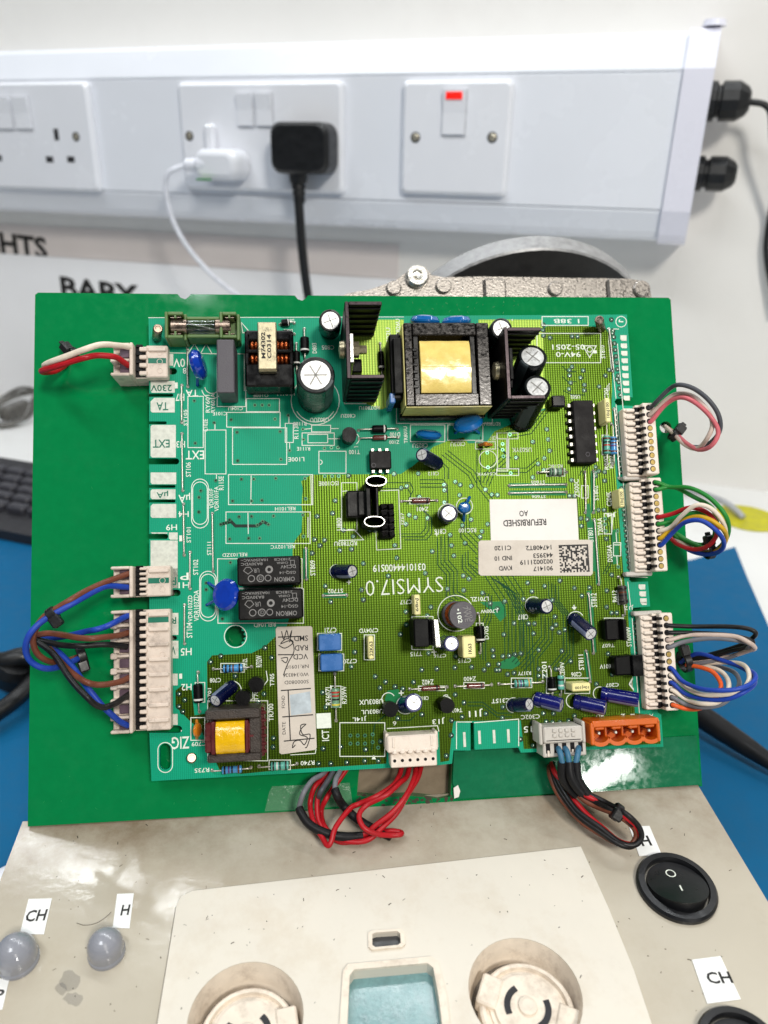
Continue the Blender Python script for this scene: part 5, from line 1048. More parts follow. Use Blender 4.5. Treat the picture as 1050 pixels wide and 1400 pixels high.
for s_, e_ in ((xa_, xa_ + 5.2), (xb_ - 4.9, xb_)):
    m = MB(); m.lathe((s_, fc.y, 7.2), (1, 0, 0), [(0, 0), (2.1, 0), (2.45, .35), (2.45, e_ - s_ - .1), (2.3, e_ - s_), (2.1, e_ - s_)], 24); m.build('end_cap', 'fuse_cap', fu)
m = MB(); m.tube([(xa_ + 4.5, fc.y + .7, 7.6), (xb_ - 4.6, fc.y - .5, 7.2)], .14, 6, 1); m.build('fuse_wire', 'wire_tin', fu)
tag(fu, 'glass tube fuse with metal ends clipped in the olive green holder', 'fuse')

# ---- heatsinks (U channels on edge, opening to the right)
def heatsink(xs, ya, yb, xr, h, lab, th=1.3, ribs=6):
    """xs: spine, ya/yb: outer faces of the upper and lower arm, xr: arm ends (all on the board, from the top edge px)"""
    x0 = Bq(xs, ya, h).x; yt = Bq(xs, ya, h).y; yl = Bq(xs, yb, h).y; x1 = Bq(xr, ya, h).x
    m = MB(); m.box(x0, x0 + th, yl, yt, .4, h, .35); m.box(x0 + th - .02, x1, yt - th, yt, .4, h, .3); m.box(x0 + th - .02, x1, yl, yl + th, .4, h, .3)
    for k in range(ribs):
        z = h * (.10 + .80 * k / (ribs - 1)); 
        m.box(x0 + th, x1 - .1, yt - th - .45, yt - th + .05, z, z + .7, .12); m.box(x0 + th, x1 - .1, yl - .45, yl + .05, z, z + .7, .12)
    o = comp(m, 'heatsink', 'heatsink', ((x0 + x1) / 2, (yl + yt) / 2, 0), lab)
    m = MB(); m.box(x0 + .2, x0 + th - .2, yl + .3, yt - .3, h - .02, h + .06); m.box(x0 + th, x1 - .2, yt - th + .2, yt - .3, h - .02, h + .05); m.box(x0 + th, x1 - .2, yl + .3, yl + th - .2, h - .02, h + .05); m.build('cut_rim', 'heatsink_rim', o)
    return o, x0 + th, (yl + yt) / 2
hs1, xi, ym = heatsink(471, 411.5, 518, 522, 29, 'left black ribbed heatsink with a bolted transistor')
hs2, xi2, ym2 = heatsink(688.5, 447, 546, 740, 27, 'right black ribbed heatsink wrapped round two capacitors')
hs = hs1
# transistor on the left heatsink
yt_, yb_ = Bq(478, 457, 24).y, Bq(478, 497, 24).y; m = MB(); m.box(xi + .1, xi + 1.3, yb_, yt_, 7, 25, .2); tt = comp(m, 'power_transistor', 'bare_aluminium', (xi, ym, 0), 'power transistor bolted to the left heatsink')
m = MB(); m.box(xi + 1.35, xi + 4.6, yb_ + 0.2, yt_ - 4.6, 4, 14, .4); m.build('package', 'plastic_black', tt)
m = MB(); yc = (yt_ + yb_) / 2 + 1; m.lathe((xi + 1.3, yc, 20), (1, 0, 0), [(2.6, 0), (2.6, 2), (1.4, 2), (1.4, 4.4), (0, 4.6)], 6, False); m.lathe((xi - 1.4, yc, 20), (-1, 0, 0), [(2.8, 0), (2.6, 1.4), (0, 1.8)], 16); m.build('bolt', 'strap_brass', tt)
m = MB()
for k in range(3): m.tube([(xi + 3, yb_ + 1.2 + k * 2.3, 4.2), (xi + 3.2, yb_ + 1.2 + k * 2.3, 2), (xi + 3.4, yb_ + 1.2 + k * 2.3, 0)], .4, 6, 2)
m.build('legs', 'wire_tin', tt)
m = MB(); yc2 = Bq(676, 511, 14).y; m.lathe((xi2 - 1.3, yc2, 17), (-1, 0, 0), [(3, 0), (2.8, 1.2), (1.4, 1.6), (0, 1.4)], 16); m.build('bolt', 'strap_brass', hs2)
m = MB(); m.box(xi2 + .1, xi2 + 1.2, ym2 - 5, ym2 + 5, 8, 26.6, .2); m.box(xi2 + 1.25, xi2 + 4, ym2 - 5, ym2 + 5, 4, 16, .3); comp(m, 'power_transistor', 'plastic_black', (xi2, ym2, 0), 'black transistor bolted inside the right heatsink')
# small black package below it
def to92(x, y, r, hgt, rot, lab, lean=(0, 0)):
    p = Bq(x, y, 0); m = MB(); m.T = Matrix.Translation((p.x, p.y, 0)) @ Matrix.Rotation(math.radians(rot), 4, 'Z')
    P = [(r * math.cos(math.radians(a)), r * math.sin(math.radians(a))) for a in range(-60, 241, 20)]
    n = len(P); hb = 2.0; vs = [(px_, py_, hb) for px_, py_ in P] + [(px_ + lean[0], py_ + lean[1], hb + hgt) for px_, py_ in P]
    m.add(vs, [(k, (k + 1) % n, n + (k + 1) % n, n + k) for k in range(n)] + [tuple(range(n, 2 * n)), tuple(range(n))[::-1]])
    o = comp(m, 'small_transistor', 'plastic_black', (p.x, p.y, 0), lab); t = MB(); t.T = m.T
    for k in (-1, 0, 1): t.tube([(k * 1.2, 0, 2.1), (k * 1.25, 0, 1), (k * 1.27, 0, 0)], .24, 6, 1)
    t.build('legs', 'wire_tin', o)
to92(476, 600, 2.5, 5, -90, 'small black transistor left of the twin diodes', (0, 0))
to92(531, 967, 2.4, 5, 60, 'small black transistor beside the blue capacitor', (.3, 0)); to92(605, 961, 2.4, 5, -80, 'small black transistor right of the blue capacitor', (0, .3)); to92(352, 933, 2.4, 5, -70, 'upper small transistor beside the long paper sticker'); to92(334, 951, 2.4, 5, -70, 'lower small transistor beside the long paper sticker')
a = Bq(755, 556, 5); b = Bq(773, 540, 5); m = MB(); m.box(a.x, b.x, a.y, b.y, 1.4, 5, .5); comp(m, 'small_transistor', 'plastic_black_gloss', (a.x, a.y, 0), 'black transistor lying below the right heatsink')
# ---- lying power transistors
def to220(x0, y0, x1, y1, h, tab, lab, tabmat='bare_aluminium'):
    a = Bq(x0, y1, h); b = Bq(x1, y0, h); m = MB(); m.box(a.x, b.x, a.y, b.y, .8, h, .5); o = comp(m, 'power_transistor', 'plastic_black', ((a.x + b.x) / 2, (a.y + b.y) / 2, 0), lab)
    m = MB(); c = Bq(tab[0], tab[3], tab[4]); d = Bq(tab[2], tab[1], tab[4]); m.box(c.x, d.x, c.y, d.y, .7, tab[4], .25); m.build('metal_tab', tabmat, o)
    return o
o = to220(569, 845, 585, 886, 11, (0, 0, 0, 0, 0), 'x') if 0 else None
a = Bq(577, 885, 15); b = Bq(587, 846, 15); m = MB(); m.box(a.x - 2.2, b.x, a.y, b.y, 3, 14, .4); pt = comp(m, 'power_transistor', 'plastic_black', (a.x, a.y, 0), 'upright power transistor with pale metal tab beside the round inductor')
m = MB(); c = Bq(595, 884, 17); d = Bq(602, 847, 17); m.box(b.x + .15, c.x + .2, a.y + .2, b.y - .1, 3, 12, .3); m.build('back_body', 'plastic_black_gloss', pt)
m = MB(); m.add([(c.x, c.y, 3), (c.x + 1.3, c.y, 3), (c.x + 1.3, d.y, 3), (c.x, d.y, 3), (c.x + .3, c.y - .2, 17), (c.x + 1.7, c.y - .2, 17), (c.x + 1.2, d.y, 17), (c.x, d.y, 17)], [(4, 5, 6, 7), (0, 1, 5, 4), (1, 2, 6, 5), (2, 3, 7, 6), (3, 0, 4, 7)]); m.build('metal_tab', 'bare_aluminium', pt)
m = MB()
for k in range(3): m.cyl((a.x, a.y + 2 + k * 2.5, 0), (a.x, a.y + 2 + k * 2.5, 3.2), .4, n=8)
m.build('legs', 'wire_tin', pt)
to220(829, 846, 853, 876, 5, (853, 846.5, 856, 876, 8), 'black transistor standing beside the dark grey resistor', 'plastic_black'); to220(842, 896, 866, 924, 5, (866, 895, 879, 925, 6.5), 'black transistor beside the lowest right plug', 'plastic_black_gloss')
# ---- looped heatsink with transistor
h = 14; lp = MB(); rim = MB()
for (cx, cy, rx, ry) in ((514.5, 657.5, 14.3, 7.2), (512, 713, 14.3, 7.4)):
    P = [Bq(cx + rx * math.copysign(abs(math.cos(math.radians(a))) ** .75, math.cos(math.radians(a))), cy + ry * math.sin(math.radians(a)), h) for a in range(0, 360, 15)]
    Q = [Bq(cx + (rx - 1.15) * math.copysign(abs(math.cos(math.radians(a))) ** .75, math.cos(math.radians(a))), cy + (ry - 1.15) * math.sin(math.radians(a)), h) for a in range(0, 360, 15)]
    lp.prism(P, .5, h, holes=[Q]); rim.prism(P, h + .01, h + .1, holes=[Q])
a = Bq(502, 706, h); b = Bq(507.5, 662, h); lp.box(a.x, b.x, a.y - .6, b.y + .6, .5, h - 3, .3); a2 = Bq(516, 706, h); lp.box(a2.x - .2, a2.x + .8, a2.y - .6, b.y + .6, .5, h - 2, .3)
lo = comp(lp, 'looped_heatsink', 'heatsink', Bq(510, 686, 0), 'black heatsink with two bright rimmed loops'); rim.build('cut_rim', 'rim_aluminium', lo)
a = Bq(474, 708, 5); b = Bq(499, 671, 5); m = MB(); m.box(a.x, b.x, a.y, b.y, .8, 6.5, .5); m.box(a.x + 3.6, b.x + 1, a.y + .3, b.y - .3, 6.6, 8, .4); comp(m, 'power_transistor', 'relay_black', (a.x, a.y, 0), 'black transistor left of the looped heatsink')
# ---- twisted black header
m = MB(); a = Bq(521, 735, 6); b = Bq(540, 687, 6); m.box(a.x + .2, b.x - .2, a.y, b.y, .2, 3.5, .3)
for r in range(5):
    for c in range(2):
        x = a.x + .2 + (b.x - a.x) / 2 * c; y = a.y + (b.y - a.y) * (r + .1) / 5; w = (b.x - a.x) / 2 - .3; g = (b.y - a.y) / 5 * .8
        m.add([(x, y, 3.5), (x + w, y, 3.5), (x + w, y + g, 3.5), (x, y + g, 3.5), (x + .5, y, 6), (x + w * .9, y + g * .35, 6.4), (x + w * .6, y + g, 6), (x + .1, y + g * .7, 6.4)], [(4, 5, 6, 7), (0, 1, 5, 4), (1, 2, 6, 5), (2, 3, 7, 6), (3, 0, 4, 7)])
comp(m, 'black_header', 'ic_black', (a.x, a.y, 0), 'black two row header beside the looped heatsink')
# ---- chips
def dip(x0, y0, x1, y1, n, side, h, lab, pw=1.0):
    a = Bq(x0, y1, h); b = Bq(x1, y0, h); m = MB(); m.box(a.x, b.x, a.y, b.y, .8, h, .35); o = comp(m, 'chip', 'ic_black', ((a.x + b.x) / 2, (a.y + b.y) / 2, 0), lab)
    for k in range(n):
        f = (k + .5) / n
        for s_ in (0, 1):
            m = MB()
            if side == 'v': y = a.y + (b.y - a.y) * f; x = a.x if s_ == 0 else b.x; d = -1 if s_ == 0 else 1; m.box(x, x + d * 1.1, y - pw * .6, y + pw * .6, h * .45, h * .6, .08); m.box(x + d * .8, x + d * 1.15, y - pw * .5, y + pw * .5, .1, h * .58, .08)
            else: x = a.x + (b.x - a.x) * f; y = a.y if s_ == 0 else b.y; d = -1 if s_ == 0 else 1; m.box(x - pw * .5, x + pw * .5, y, y + d * 1.1, h * .45, h * .6, .08); m.box(x - pw * .4, x + pw * .4, y + d * .8, y + d * 1.15, .1, h * .58, .08)
            m.build('pin', 'wire_tin', o)
    m = MB(); c = Bq(x0 + (x1 - x0) * .68, y1 - 12, h) if side == 'v' else Bq(x0 + 5, y1 - 5, h); m.disc(c.x, c.y, h + .01, .75, 16, .6); m.build('pin_mark', 'film_grey', o)
dip(788, 547, 811, 633, 8, 'v', 4.6, 'long black chip with eight pins a side'); dip(506, 616, 534.5, 641, 3, 'h', 4.2, 'small black six pin chip above the looped heatsink')
# ---- round inductor
c = Bq(633, 841, 12); r = (Bq(651.5, 841, 12) - c).length; bq = Bq(624, 839, 0)
m = MB(); m.lathe((c.x - .5, c.y, .3), (0, 0, 1), [(r * 1.0, 0), (r * 1.0, 2.2), (r * .9, 2.4), (r * .75, 2.6)], 32); m.lathe((c.x, c.y, 9.4), (0, 0, 1), [(r * .75, -.3), (r * .97, 0), (r, .3), (r, 2.3), (r * .97, 2.6), (0, 2.6)], 36); ind = comp(m, 'round_inductor', 'film_grey', (c.x, c.y, 0), 'round grey inductor with copper coil')
m = MB()
for k in range(7): m.lathe((c.x - .2, c.y, 2.6 + k * .97), (0, 0, 1), [(r * .84, 0), (r * .93, .48), (r * .84, .96)], 32)
m.build('copper_coil', 'copper_wire', ind)
m = MB(); textpx(m, BOARD, '•102', 625, 832, 631, 852, -82, 12.05, .02); m.build('lettering', 'silk', ind); m = MB(); textpx(m, BOARD, '7WE', 634, 829, 641, 850, -82, 12.05, .0); textpx(m, BOARD, '3603', 641.5, 830, 645.5, 850, -82, 12.05, 0); m.build('lettering', 'relay_print', ind)
# ---- orange terminal header
h = 9; a = Bq(811, 1019, h); b = Bq(901, 984, h); m = MB(); W = b.x - a.x
tw = b.y - a.y
m.box(a.x, b.x, b.y - 1.4, b.y + .6, .4, h, .3); m.box(a.x - .6, a.x + .8, a.y, b.y, .4, h, .3); m.box(b.x - .9, b.x + .2, a.y, b.y, .4, h, .3); m.box(a.x, b.x, a.y - .1, b.y, .4, 2.2, .2)
for k in range(4):
    cx = a.x + W * (k + .5) / 4; rr = W / 8
    P = [(cx - rr, a.y + .2), (cx - rr, a.y + 1.4)] + [(cx + rr * .86 * math.cos(math.radians(t)), a.y + 2.1 - 1.5 * math.sin(math.radians(t))) for t in range(180, -1, -15)] + [(cx + rr, a.y + 1.4), (cx + rr, a.y + .2)]
    P2 = P + [(cx + rr * .9 * math.cos(math.radians(t)), a.y + .6 - 1.2 * math.sin(math.radians(t))) for t in range(0, 181, 15)]
    m.prism(P2, .5, h - .3)
    if k: m.box(cx - rr - .35, cx - rr + .35, a.y + .5, b.y - 1.2, .5, h - 3, .2)
    m.box(cx - 1.6, cx + 1.6, b.y - 2.4, b.y - 1.3, 2, h - .8, .3)
oh = comp(m, 'orange_header', 'orange_plastic', (a.x, a.y, 0), 'bright orange four way terminal header')
for k in range(4): cx = a.x + W * (k + .5) / 4; m = MB(); m.box(cx - .5, cx + .5, (a.y + b.y) / 2 - .6, (a.y + b.y) / 2 + .4, 2, h - 1.5, .2); m.build('terminal_pin', 'wire_tin', oh)
# ---- fixing pins
for x, y, tx_, ty_, hh in ((214, 462, 216, 449, 9), (822, 449, 819, 437, 9), (262, 1037, 262, 1036, 3)):
    p, q = Bq(x, y, .1), Bq(tx_, ty_, hh); m = MB(); L_ = (q - p).length; m.lathe(p, q - p, [(0, 0), (1.55, 0), (1.55, L_ - .4), (1.25, L_), (.9, L_), (.8, L_ - .25), (0, L_ - .25)], 18); comp(m, 'fixing_pin', 'fuse_cap', p)
# ---- paper stickers
def sticker(px, mt, lab, z=.25):
    m = MB(); m.prism(PX(BOARD, px), .16, z); o = comp(m, 'paper_sticker', mt, Bq(*px[0]), lab); return o
s1 = sticker([(669, 683), (788, 682), (791, 741), (671, 742)], 'paper_white', 'white sticker reading REFURBISHED AO', .30)
m = MB(); textpx(m, BOARD, 'REFURBISHED', 688, 710, 747, 719, 180.5, .34, .02); textpx(m, BOARD, 'AO', 710, 698, 722, 706, 180.5, .34, .015); m.build('lettering', 'ink_black', s1)
s2 = sticker([(654, 741), (657, 739), (807, 738), (810, 741), (810, 784), (807, 787), (657, 787), (654, 784)], 'paper_grey', 'creased grey sticker with rows of numbers and a square code', .36)
m = MB()
for t_, x0, x1, y in (('901417', 729, 756, 774), ('KWD', 682, 700, 773.5), ('0020021119', 711, 756, 765), ('443953', 729, 756, 756), ('IND 10', 676, 700, 760), ('147408T2', 719, 754, 745.5), ('C1120', 676, 699, 746)): textpx(m, BOARD, t_, x0, y, x1, y + 6.5, 180.5, .40, .02)
m.build('lettering', 'ink_black', s2)
m = MB(); random.seed(21); a = Bq(766, 783, .4); b = Bq(804, 744, .4); N_ = 18; dx = (b.x - a.x) / N_; dy = (b.y - a.y) / N_
for i in range(N_):
    for j in range(N_):
        on = (j == N_ - 1) or (i == N_ - 1) or (i == 0 and j % 2 == 0) or (j == 0 and i % 2 == 0) or (0 < i < N_ - 1 and 0 < j < N_ - 1 and random.random() < .5)
        if on: x, y = a.x + i * dx, a.y + j * dy; m.add([(x, y, .4), (x + dx, y, .4), (x + dx, y + dy, .4), (x, y + dy, .4)], [(0, 1, 2, 3)])
m.build('square_code', 'ink_black', s2)
s3 = sticker([(377, 860), (379, 857), (425, 856), (427, 858), (433, 1022), (430, 1025), (385, 1031), (382, 1029)], 'paper_grey', 'long paper sticker with handwriting beside the small transformer', .30)
m = MB()
for t_, x0, x1, y in (('SMD', 402, 421, 869), ('RAD', 403, 421, 882), ('VCD', 401, 421, 894)): textpx(m, BOARD, t_, x0, y, x1, y + 7.5, 180, .34, .01)
for t_, x0, x1, y in (('NR:10910', 391, 422, 909), ('W0:348325', 387, 422, 920), ('S000080D', 389, 422, 930)): textpx(m, BOARD, t_, x0, y, x1, y + 5, 180, .34, 0)
textpx(m, BOARD, 'FOND', 385, 951, 389.5, 968, 90, .34); textpx(m, BOARD, 'DATE', 386, 987, 390.5, 1004, 90, .34)
def ink(pts, w=.3, sub=4):
    P = [Vector((*Bq(x, y)[:2], 0)) for x, y in pts]; Q = []
    for i in range(len(P) - 1):
        p_, b_, c_, d_ = P[max(i - 1, 0)], P[i], P[i + 1], P[min(i + 2, len(P) - 1)]
        for k in range(sub): t_ = k / sub; Q.append(.5 * ((2 * b_) + (c_ - p_) * t_ + (2 * p_ - 5 * b_ + 4 * c_ - d_) * t_ * t_ + (3 * b_ - p_ - 3 * c_ + d_) * t_ ** 3))
    Q.append(P[-1]); m.strip([(q.x, q.y) for q in Q], w, .345)
for l in ([(384, 944), (425, 941)], [(386, 980), (428, 977)], [(388, 1013), (430, 1009)], [(394, 944), (397, 1012)], [(380, 871), (412, 870)], [(380, 895), (402, 895)]): ink(l, .35, 1)
ink([(385, 863), (388, 874), (392, 862), (395, 872), (399, 862), (396, 878)]); ink([(381, 882), (390, 886), (401, 878), (392, 873), (384, 880), (398, 876), (402, 890), (394, 906), (388, 922), (391, 922)]); ink([(385, 902), (391, 906), (393, 899), (384, 900)])
ink([(404, 1018), (400, 1022), (402, 1014), (410, 1012), (416, 1018), (420, 1008), (410, 1004), (412, 996), (418, 990), (411, 992), (414, 1004), (424, 1004), (420, 1020), (417, 1022)])
m.build('handwriting', 'ink_black', s3)
m = MB(); m.prism(PX(BOARD, [(396, 950), (424, 945), (426, 974), (398, 978)]), .30, .345, side=False); m.build('stamped_patch', 'paper_blue', s3)
# ================================================================ plugs and wires
def onbox(px, py, k):
    w = BOX.world(Kq(px, py, k)) - BOARD.o; return Vector((w.dot(bu), w.dot(bv), w.dot(bn))) / MM
def wire(par, mt, pts, r=.8, name='wire', sub=5):
    P = []
    for p in pts:
        if len(p) == 3: P.append(Bq(p[0], p[1], p[2]))
        else: P.append(onbox(p[0], p[1], p[2]))
    m = MB(); m.tube(P, r, 8, sub); return m.build(name, mt, par)
def seq(hs, pts):
    """heights spread linearly over the path"""
    n = len(pts); out = []
    for i, p in enumerate(pts):
        t = i / (n - 1) * (len(hs) - 1); k = min(int(t), len(hs) - 2); f = t - k; out.append((p[0], p[1], hs[k] * (1 - f) + hs[k + 1] * f))
    return out
PG = 'white plugs pushed onto the board edges'
# ---- right hand plugs
def plug_right(first, last, n, xl, label, wired, latch):
    H = 8.5; a, b = Bq(*first, H), Bq(*last, H); xh = (a.x + b.x) / 2; pit = (a.y - b.y) / (n - 1)
    yt, yb = a.y + pit * .75, b.y - pit * .75; xL = Bq(*xl, 5).x; xR = xh + 2.3
    e = empty('edge_plug', BOARD, (xh, (yt + yb) / 2, -TH - 2))
    m = MB(); m.box(xL, xR - .6, yb, yt - .8, .25, 4.2, .3); m.box(xL + 2, xR - .6, yb + .1, yt - .9, -5.5, -TH - .2, .3); m.box(xh - 2.1, xR, yb, yt, -5, H, .35)
    for k in range(n):
        y = a.y - pit * k
        m.box(xL + .5, xL + 4.7, y - pit * .26, y + pit * .26, 4.1, 5.3, .35); m.box(xL + .1, xL + .9, y - pit * .1, y + pit * .1, 4.0, 4.8, .1)
        m.box(xh - 3.6, xh - 2.0, y - pit * .18 + pit * .5, y + pit * .18 + pit * .5, 4.0, 6.0, .2)
    m.build('plug_body', 'plug_white', e)
    m = MB(); m.box(xL + 4.0, xh - 2.12, yb + .4, yt - 1.2, 4.15, 4.5)
    for k in range(n):
        y = a.y - pit * k; m.box(xh - 2.5, xh - 1.35, y - pit * .2, y + pit * .2, H - 2, H + .04); m.box(xL + 3.6, xL + 6.2, y - pit * .40, y + pit * .40, 4.4, 5.9, .15); m.box(xL + 1.0, xL + 4.8, y - pit * .36, y - pit * .28, 4.2, 4.6)
    m.build('contact_slots', 'contact_dark', e)['kind'] = 'stuff'
    m = MB()
    for k in range(n):
        y = a.y - pit * k; m.box(xL + 5.6, xL + 6.7, y - pit * .3, y + pit * .05, 5.0, 6.1, .2); m.box(xh - 3.4, xh - 2.6, y - pit * .2, y + pit * .1, 4.5, 5.6, .2)
    m.build('contacts', 'contact_mauve', e)['kind'] = 'stuff'
    m = MB(); m2 = MB()
    for k in range(n):
        y = a.y - pit * k; m.lathe((xh, y, H + .02), (0, 0, 1), [(.98, 0), (.86, .02), (.86, -.25), (0, -.3)] if 0 else [(1.0, 0), (.0, .01)], 16)  # flat black disc, left showing beside the tan one as painted hole shade
        if k not in wired: m2.lathe((xh + .12, y - .06, H + .04), (0, 0, 1), [(.80, 0), (.0, .01)], 14, False)
    m.build('wire_entries', 'contact_dark', e)['kind'] = 'stuff'; m2.build('entry_contacts', 'hole_tan', e)['kind'] = 'stuff'
    if latch:
        c, d = Bq(latch[0], latch[1], 3), Bq(latch[2], latch[3], 3); m = MB(); m.box(c.x, d.x, d.y, c.y, .3, 3.4, .4); m.build('latch', 'plug_grey', e)
    for k, (col, pts, hs) in wired.items():
        y = a.y - pit * k; st = Vector((xh, y, H - 1)); P = [st, st + Vector((.5, 0, 1.6))] + [Bq(*p) for p in seq(hs, pts)]
        m = MB(); m.tube(P, .74, 8, 5); m.build('wire', col, e)
    return tag(e, label, 'plug', PG)
J7 = {0: ('w_dkgrey', [(899, 547.5), (916, 531), (929, 526), (948, 531), (967, 545), (981, 564), (985, 583), (979.5, 597), (964.5, 609), (948, 611), (932, 603), (918, 592), (910, 584), (905, 580)], (13, 22, 26, 24, 14, 0, -14)),
      1: ('w_beige', [(907.5, 549), (926.5, 538), (948, 542), (967, 561), (974, 580), (967, 599), (954, 613), (938, 609), (922, 594), (911, 584), (906, 580)], (13, 20, 25, 22, 12, 0, -14)),
      2: ('w_pink', [(910, 553), (929, 543.5), (948, 549), (970, 568), (982, 590), (973, 609), (956, 615), (940, 607), (926, 595), (912, 585), (906, 581)], (13, 21, 26, 23, 13, 0, -14))}
plug_right((886, 557.6), (893.3, 641), 10, (856, 600), 'cream ten way plug, uppermost on the right edge, with grey, beige and pink wires', J7, (852, 651, 885, 656))
J4 = {0: ('w_green', [(916, 666), (943, 667), (970, 680.5), (992, 705), (996, 727), (986, 746), (967, 755), (943, 746), (921, 732), (905, 722)], (10, 20, 24, 18, 6, -1, -3)),
      1: ('w_green', [(921, 666), (948, 679), (973, 694), (980, 715), (978, 735), (964, 748), (945, 743), (924, 731)], (10, 18, 20, 14, 6, -2)),
      5: ('w_red', [(921, 702), (943, 694), (964.5, 699.5), (978, 713), (979.5, 732), (967, 747), (948, 751), (926.5, 744), (914, 732)], (12, 20, 22, 14, 4, -2)),
      6: ('w_green', [(921, 712), (943, 702), (962, 703), (975, 715), (977, 732), (966, 744), (946, 742), (922, 728)], (11, 18, 18, 12, 4, -2)),
      7: ('w_white', [(918, 720), (932, 705), (951, 691), (970, 694), (986, 710), (993, 729), (986, 748), (968, 754), (945, 749), (922, 736)], (12, 21, 25, 18, 6, -2)),
      8: ('w_yellow', [(921, 721), (943, 708), (964.5, 708), (986, 721), (993, 735), (983.5, 751), (964.5, 757), (944, 752), (924, 740)], (12, 22, 24, 16, 5, -2)),
      9: ('w_blue', [(921, 727), (937, 714), (959, 712), (981, 727), (990, 743), (983.5, 754), (967, 758), (946, 754), (926, 742)], (13, 23, 26, 18, 7, -2))}
plug_right((895, 660), (904.5, 773.6), 13, (866, 720), 'cream plug halfway down the right edge with looped green, red and yellow wires', J4, (855, 782, 892, 787))
J12 = {1: ('w_black', [(947, 856.6), (993, 856.6), (1020, 859), (1033, 865), (1028, 873), (1010, 883), (970, 895), (942, 900), (925, 905)], (10, 18, 22, 18, 10, 2, -2)),
       2: ('w_black', [(938, 865), (981, 867), (1011, 871), (1029, 877), (1022, 884), (1000, 890), (968, 899), (940, 903)], (10, 16, 20, 16, 8, 0)),
       3: ('w_beige', [(938, 869), (970, 868), (1004, 870), (1023, 878), (1032, 886), (1022, 890), (1000, 897), (966, 903), (940, 906)], (10, 18, 23, 18, 8, 0)),
       4: ('w_grey', [(933, 878), (970, 872.6), (1004, 875), (1024, 880), (1020, 889), (996, 899), (960, 906), (938, 908)], (10, 17, 21, 15, 6, 0)),
       7: ('w_blue', [(933, 931), (956, 941), (981.5, 944), (1009, 942), (1029, 933), (1032, 922), (1016, 912.6), (993, 904.6), (958.6, 894), (942, 898), (930, 906)], (12, 22, 26, 22, 12, 3, -1)),
       8: ('w_white', [(938, 940), (958.6, 949), (984, 950), (1011, 946), (1024, 929), (1020, 912), (1005, 906), (980, 906), (950, 906)], (11, 20, 24, 20, 10, 2)),
       9: ('w_blue', [(938, 949), (965, 956), (993, 956), (1016, 947), (1031, 935.5), (1028, 922), (1008, 910), (980, 903), (948, 900)], (11, 21, 25, 20, 10, 1)),
       10: ('w_white', [(938, 956), (958.6, 962), (981.5, 960), (995, 945), (995, 929), (984, 917), (965, 911), (945, 908)], (10, 19, 20, 14, 6, 0)),
       11: ('w_grey', [(938, 963), (961, 967), (988, 962), (1008, 942), (1010, 928), (1000, 917), (972, 909), (945, 905)], (10, 18, 19, 12, 5, 0)),
       12: ('w_orange', [(938, 969), (956, 968.5), (976, 956), (986, 938), (976, 920), (958.6, 912.6), (938, 909)], (9.5, 15, 15, 9, 2))}
plug_right((909.5, 845.4), (920.3, 964), 13, (881, 905), 'cream plug at the lower right edge with black, blue, white and orange wires', J12, (866, 836, 905, 841))
# ---- left hand plugs
def plug_left(y0, y1, n, poles, label, xr=231):
    xa, xw, xc, xd, xb = [Bq(x, (y0 + y1) / 2, 6).x for x in (152, 178, 183, 199, xr)]; yt, yb = Bq(190, y0, 6).y, Bq(190, y1, 6).y; H = yt - yb
    e = empty('edge_plug', BOARD, ((xa + xb) / 2, (yt + yb) / 2, -TH - 2))
    m = MB(); m.box(xd - .3, xb, yb, yt, .25, 4.4, .35); m.box(xd - 6, xb - .5, yb + .1, yt - .1, -6, -TH - .2, .3); m.box(xw, xc, yb, yt, -6, 7.6, .3); m.box(xc - .1, xd, yb, yt, -1, 3.2, .2); m.box(xa, xw + .1, yb, yt, -6, 3.2, .3)
    m.box(xa, xw + .05, yb - .05, yb + .9, -6, 7.0, .3); m.box(xa, xw + .05, yt - .9, yt + .05, -6, 7.0, .3)
    for k in range(1, poles): y = yb + H * k / poles; m.box(xa + .8, xw, y - .45, y + .45, 3, 6.2, .25); m.box(xa - .2, xa + 1.8, y - .9, y + .9, 1, 6.6, .3)
    np_ = max(1, poles // 2 if poles > 4 else poles // 2)
    step = H / (poles if poles > 4 else 2)
    k = 0; y = yt - .9
    while y > yb + .5: m.box(xd + .6, xb - .4, y - 1.3, y, 4.3, 5.3, .3); y -= step if poles > 4 else H
    for k in range(n): yy = yb + H * (k + .5) / n; m.box(xc + 1.4, xd + .3, yy - H / n * .26, yy + H / n * .26, 3, 4.9, .25)
    m.build('plug_body', 'plug_left', e)
    m = MB(); m.box(xc + .05, xd - .35, yb + .3, yt - .3, 3.0, 3.5)
    for k in range(n): yy = yb + H * (k + .98) / n; m.box(xc + .2, xc + 2.4, yy - H / n * .2, yy + H / n * .14, 3.4, 4.4, .1)
    m.build('contact_slots', 'contact_dark', e)['kind'] = 'stuff'
    m = MB()
    for k in range(poles): yy = yb + H * (k + .5) / poles; m.box(xw - 3.4, xw - .02, yy - H / poles * .28, yy + H / poles * .28, 3.25, 5.0)
    m.build('wire_chambers', 'contact_mauve', e)['kind'] = 'stuff'
    m = MB(); yy = yt - (2.9 if poles > 4 else H * .45); m.box(xd + .5, xb - .5, yy - 1.2, yy + .5, 4.3, 4.5); m.build('key_window', 'ink_teal', e)
    for k in range(3): p = (xb - 2.5, yb + 2.2 + k * H * .28, 4.4); MB().lathe(p, (0, 0, 1), [(1.0, 0), (.95, .14), (.8, .14), (.7, .02)], 16).build('mould_mark', 'plug_left', e)
    return tag(e, label, 'plug', PG)
def wires(e, L, r):
    for col, hs, pts in L: m = MB(); m.tube([Bq(*p) for p in seq(hs, pts)], r, 9, 6); m.build('wire', col, e)
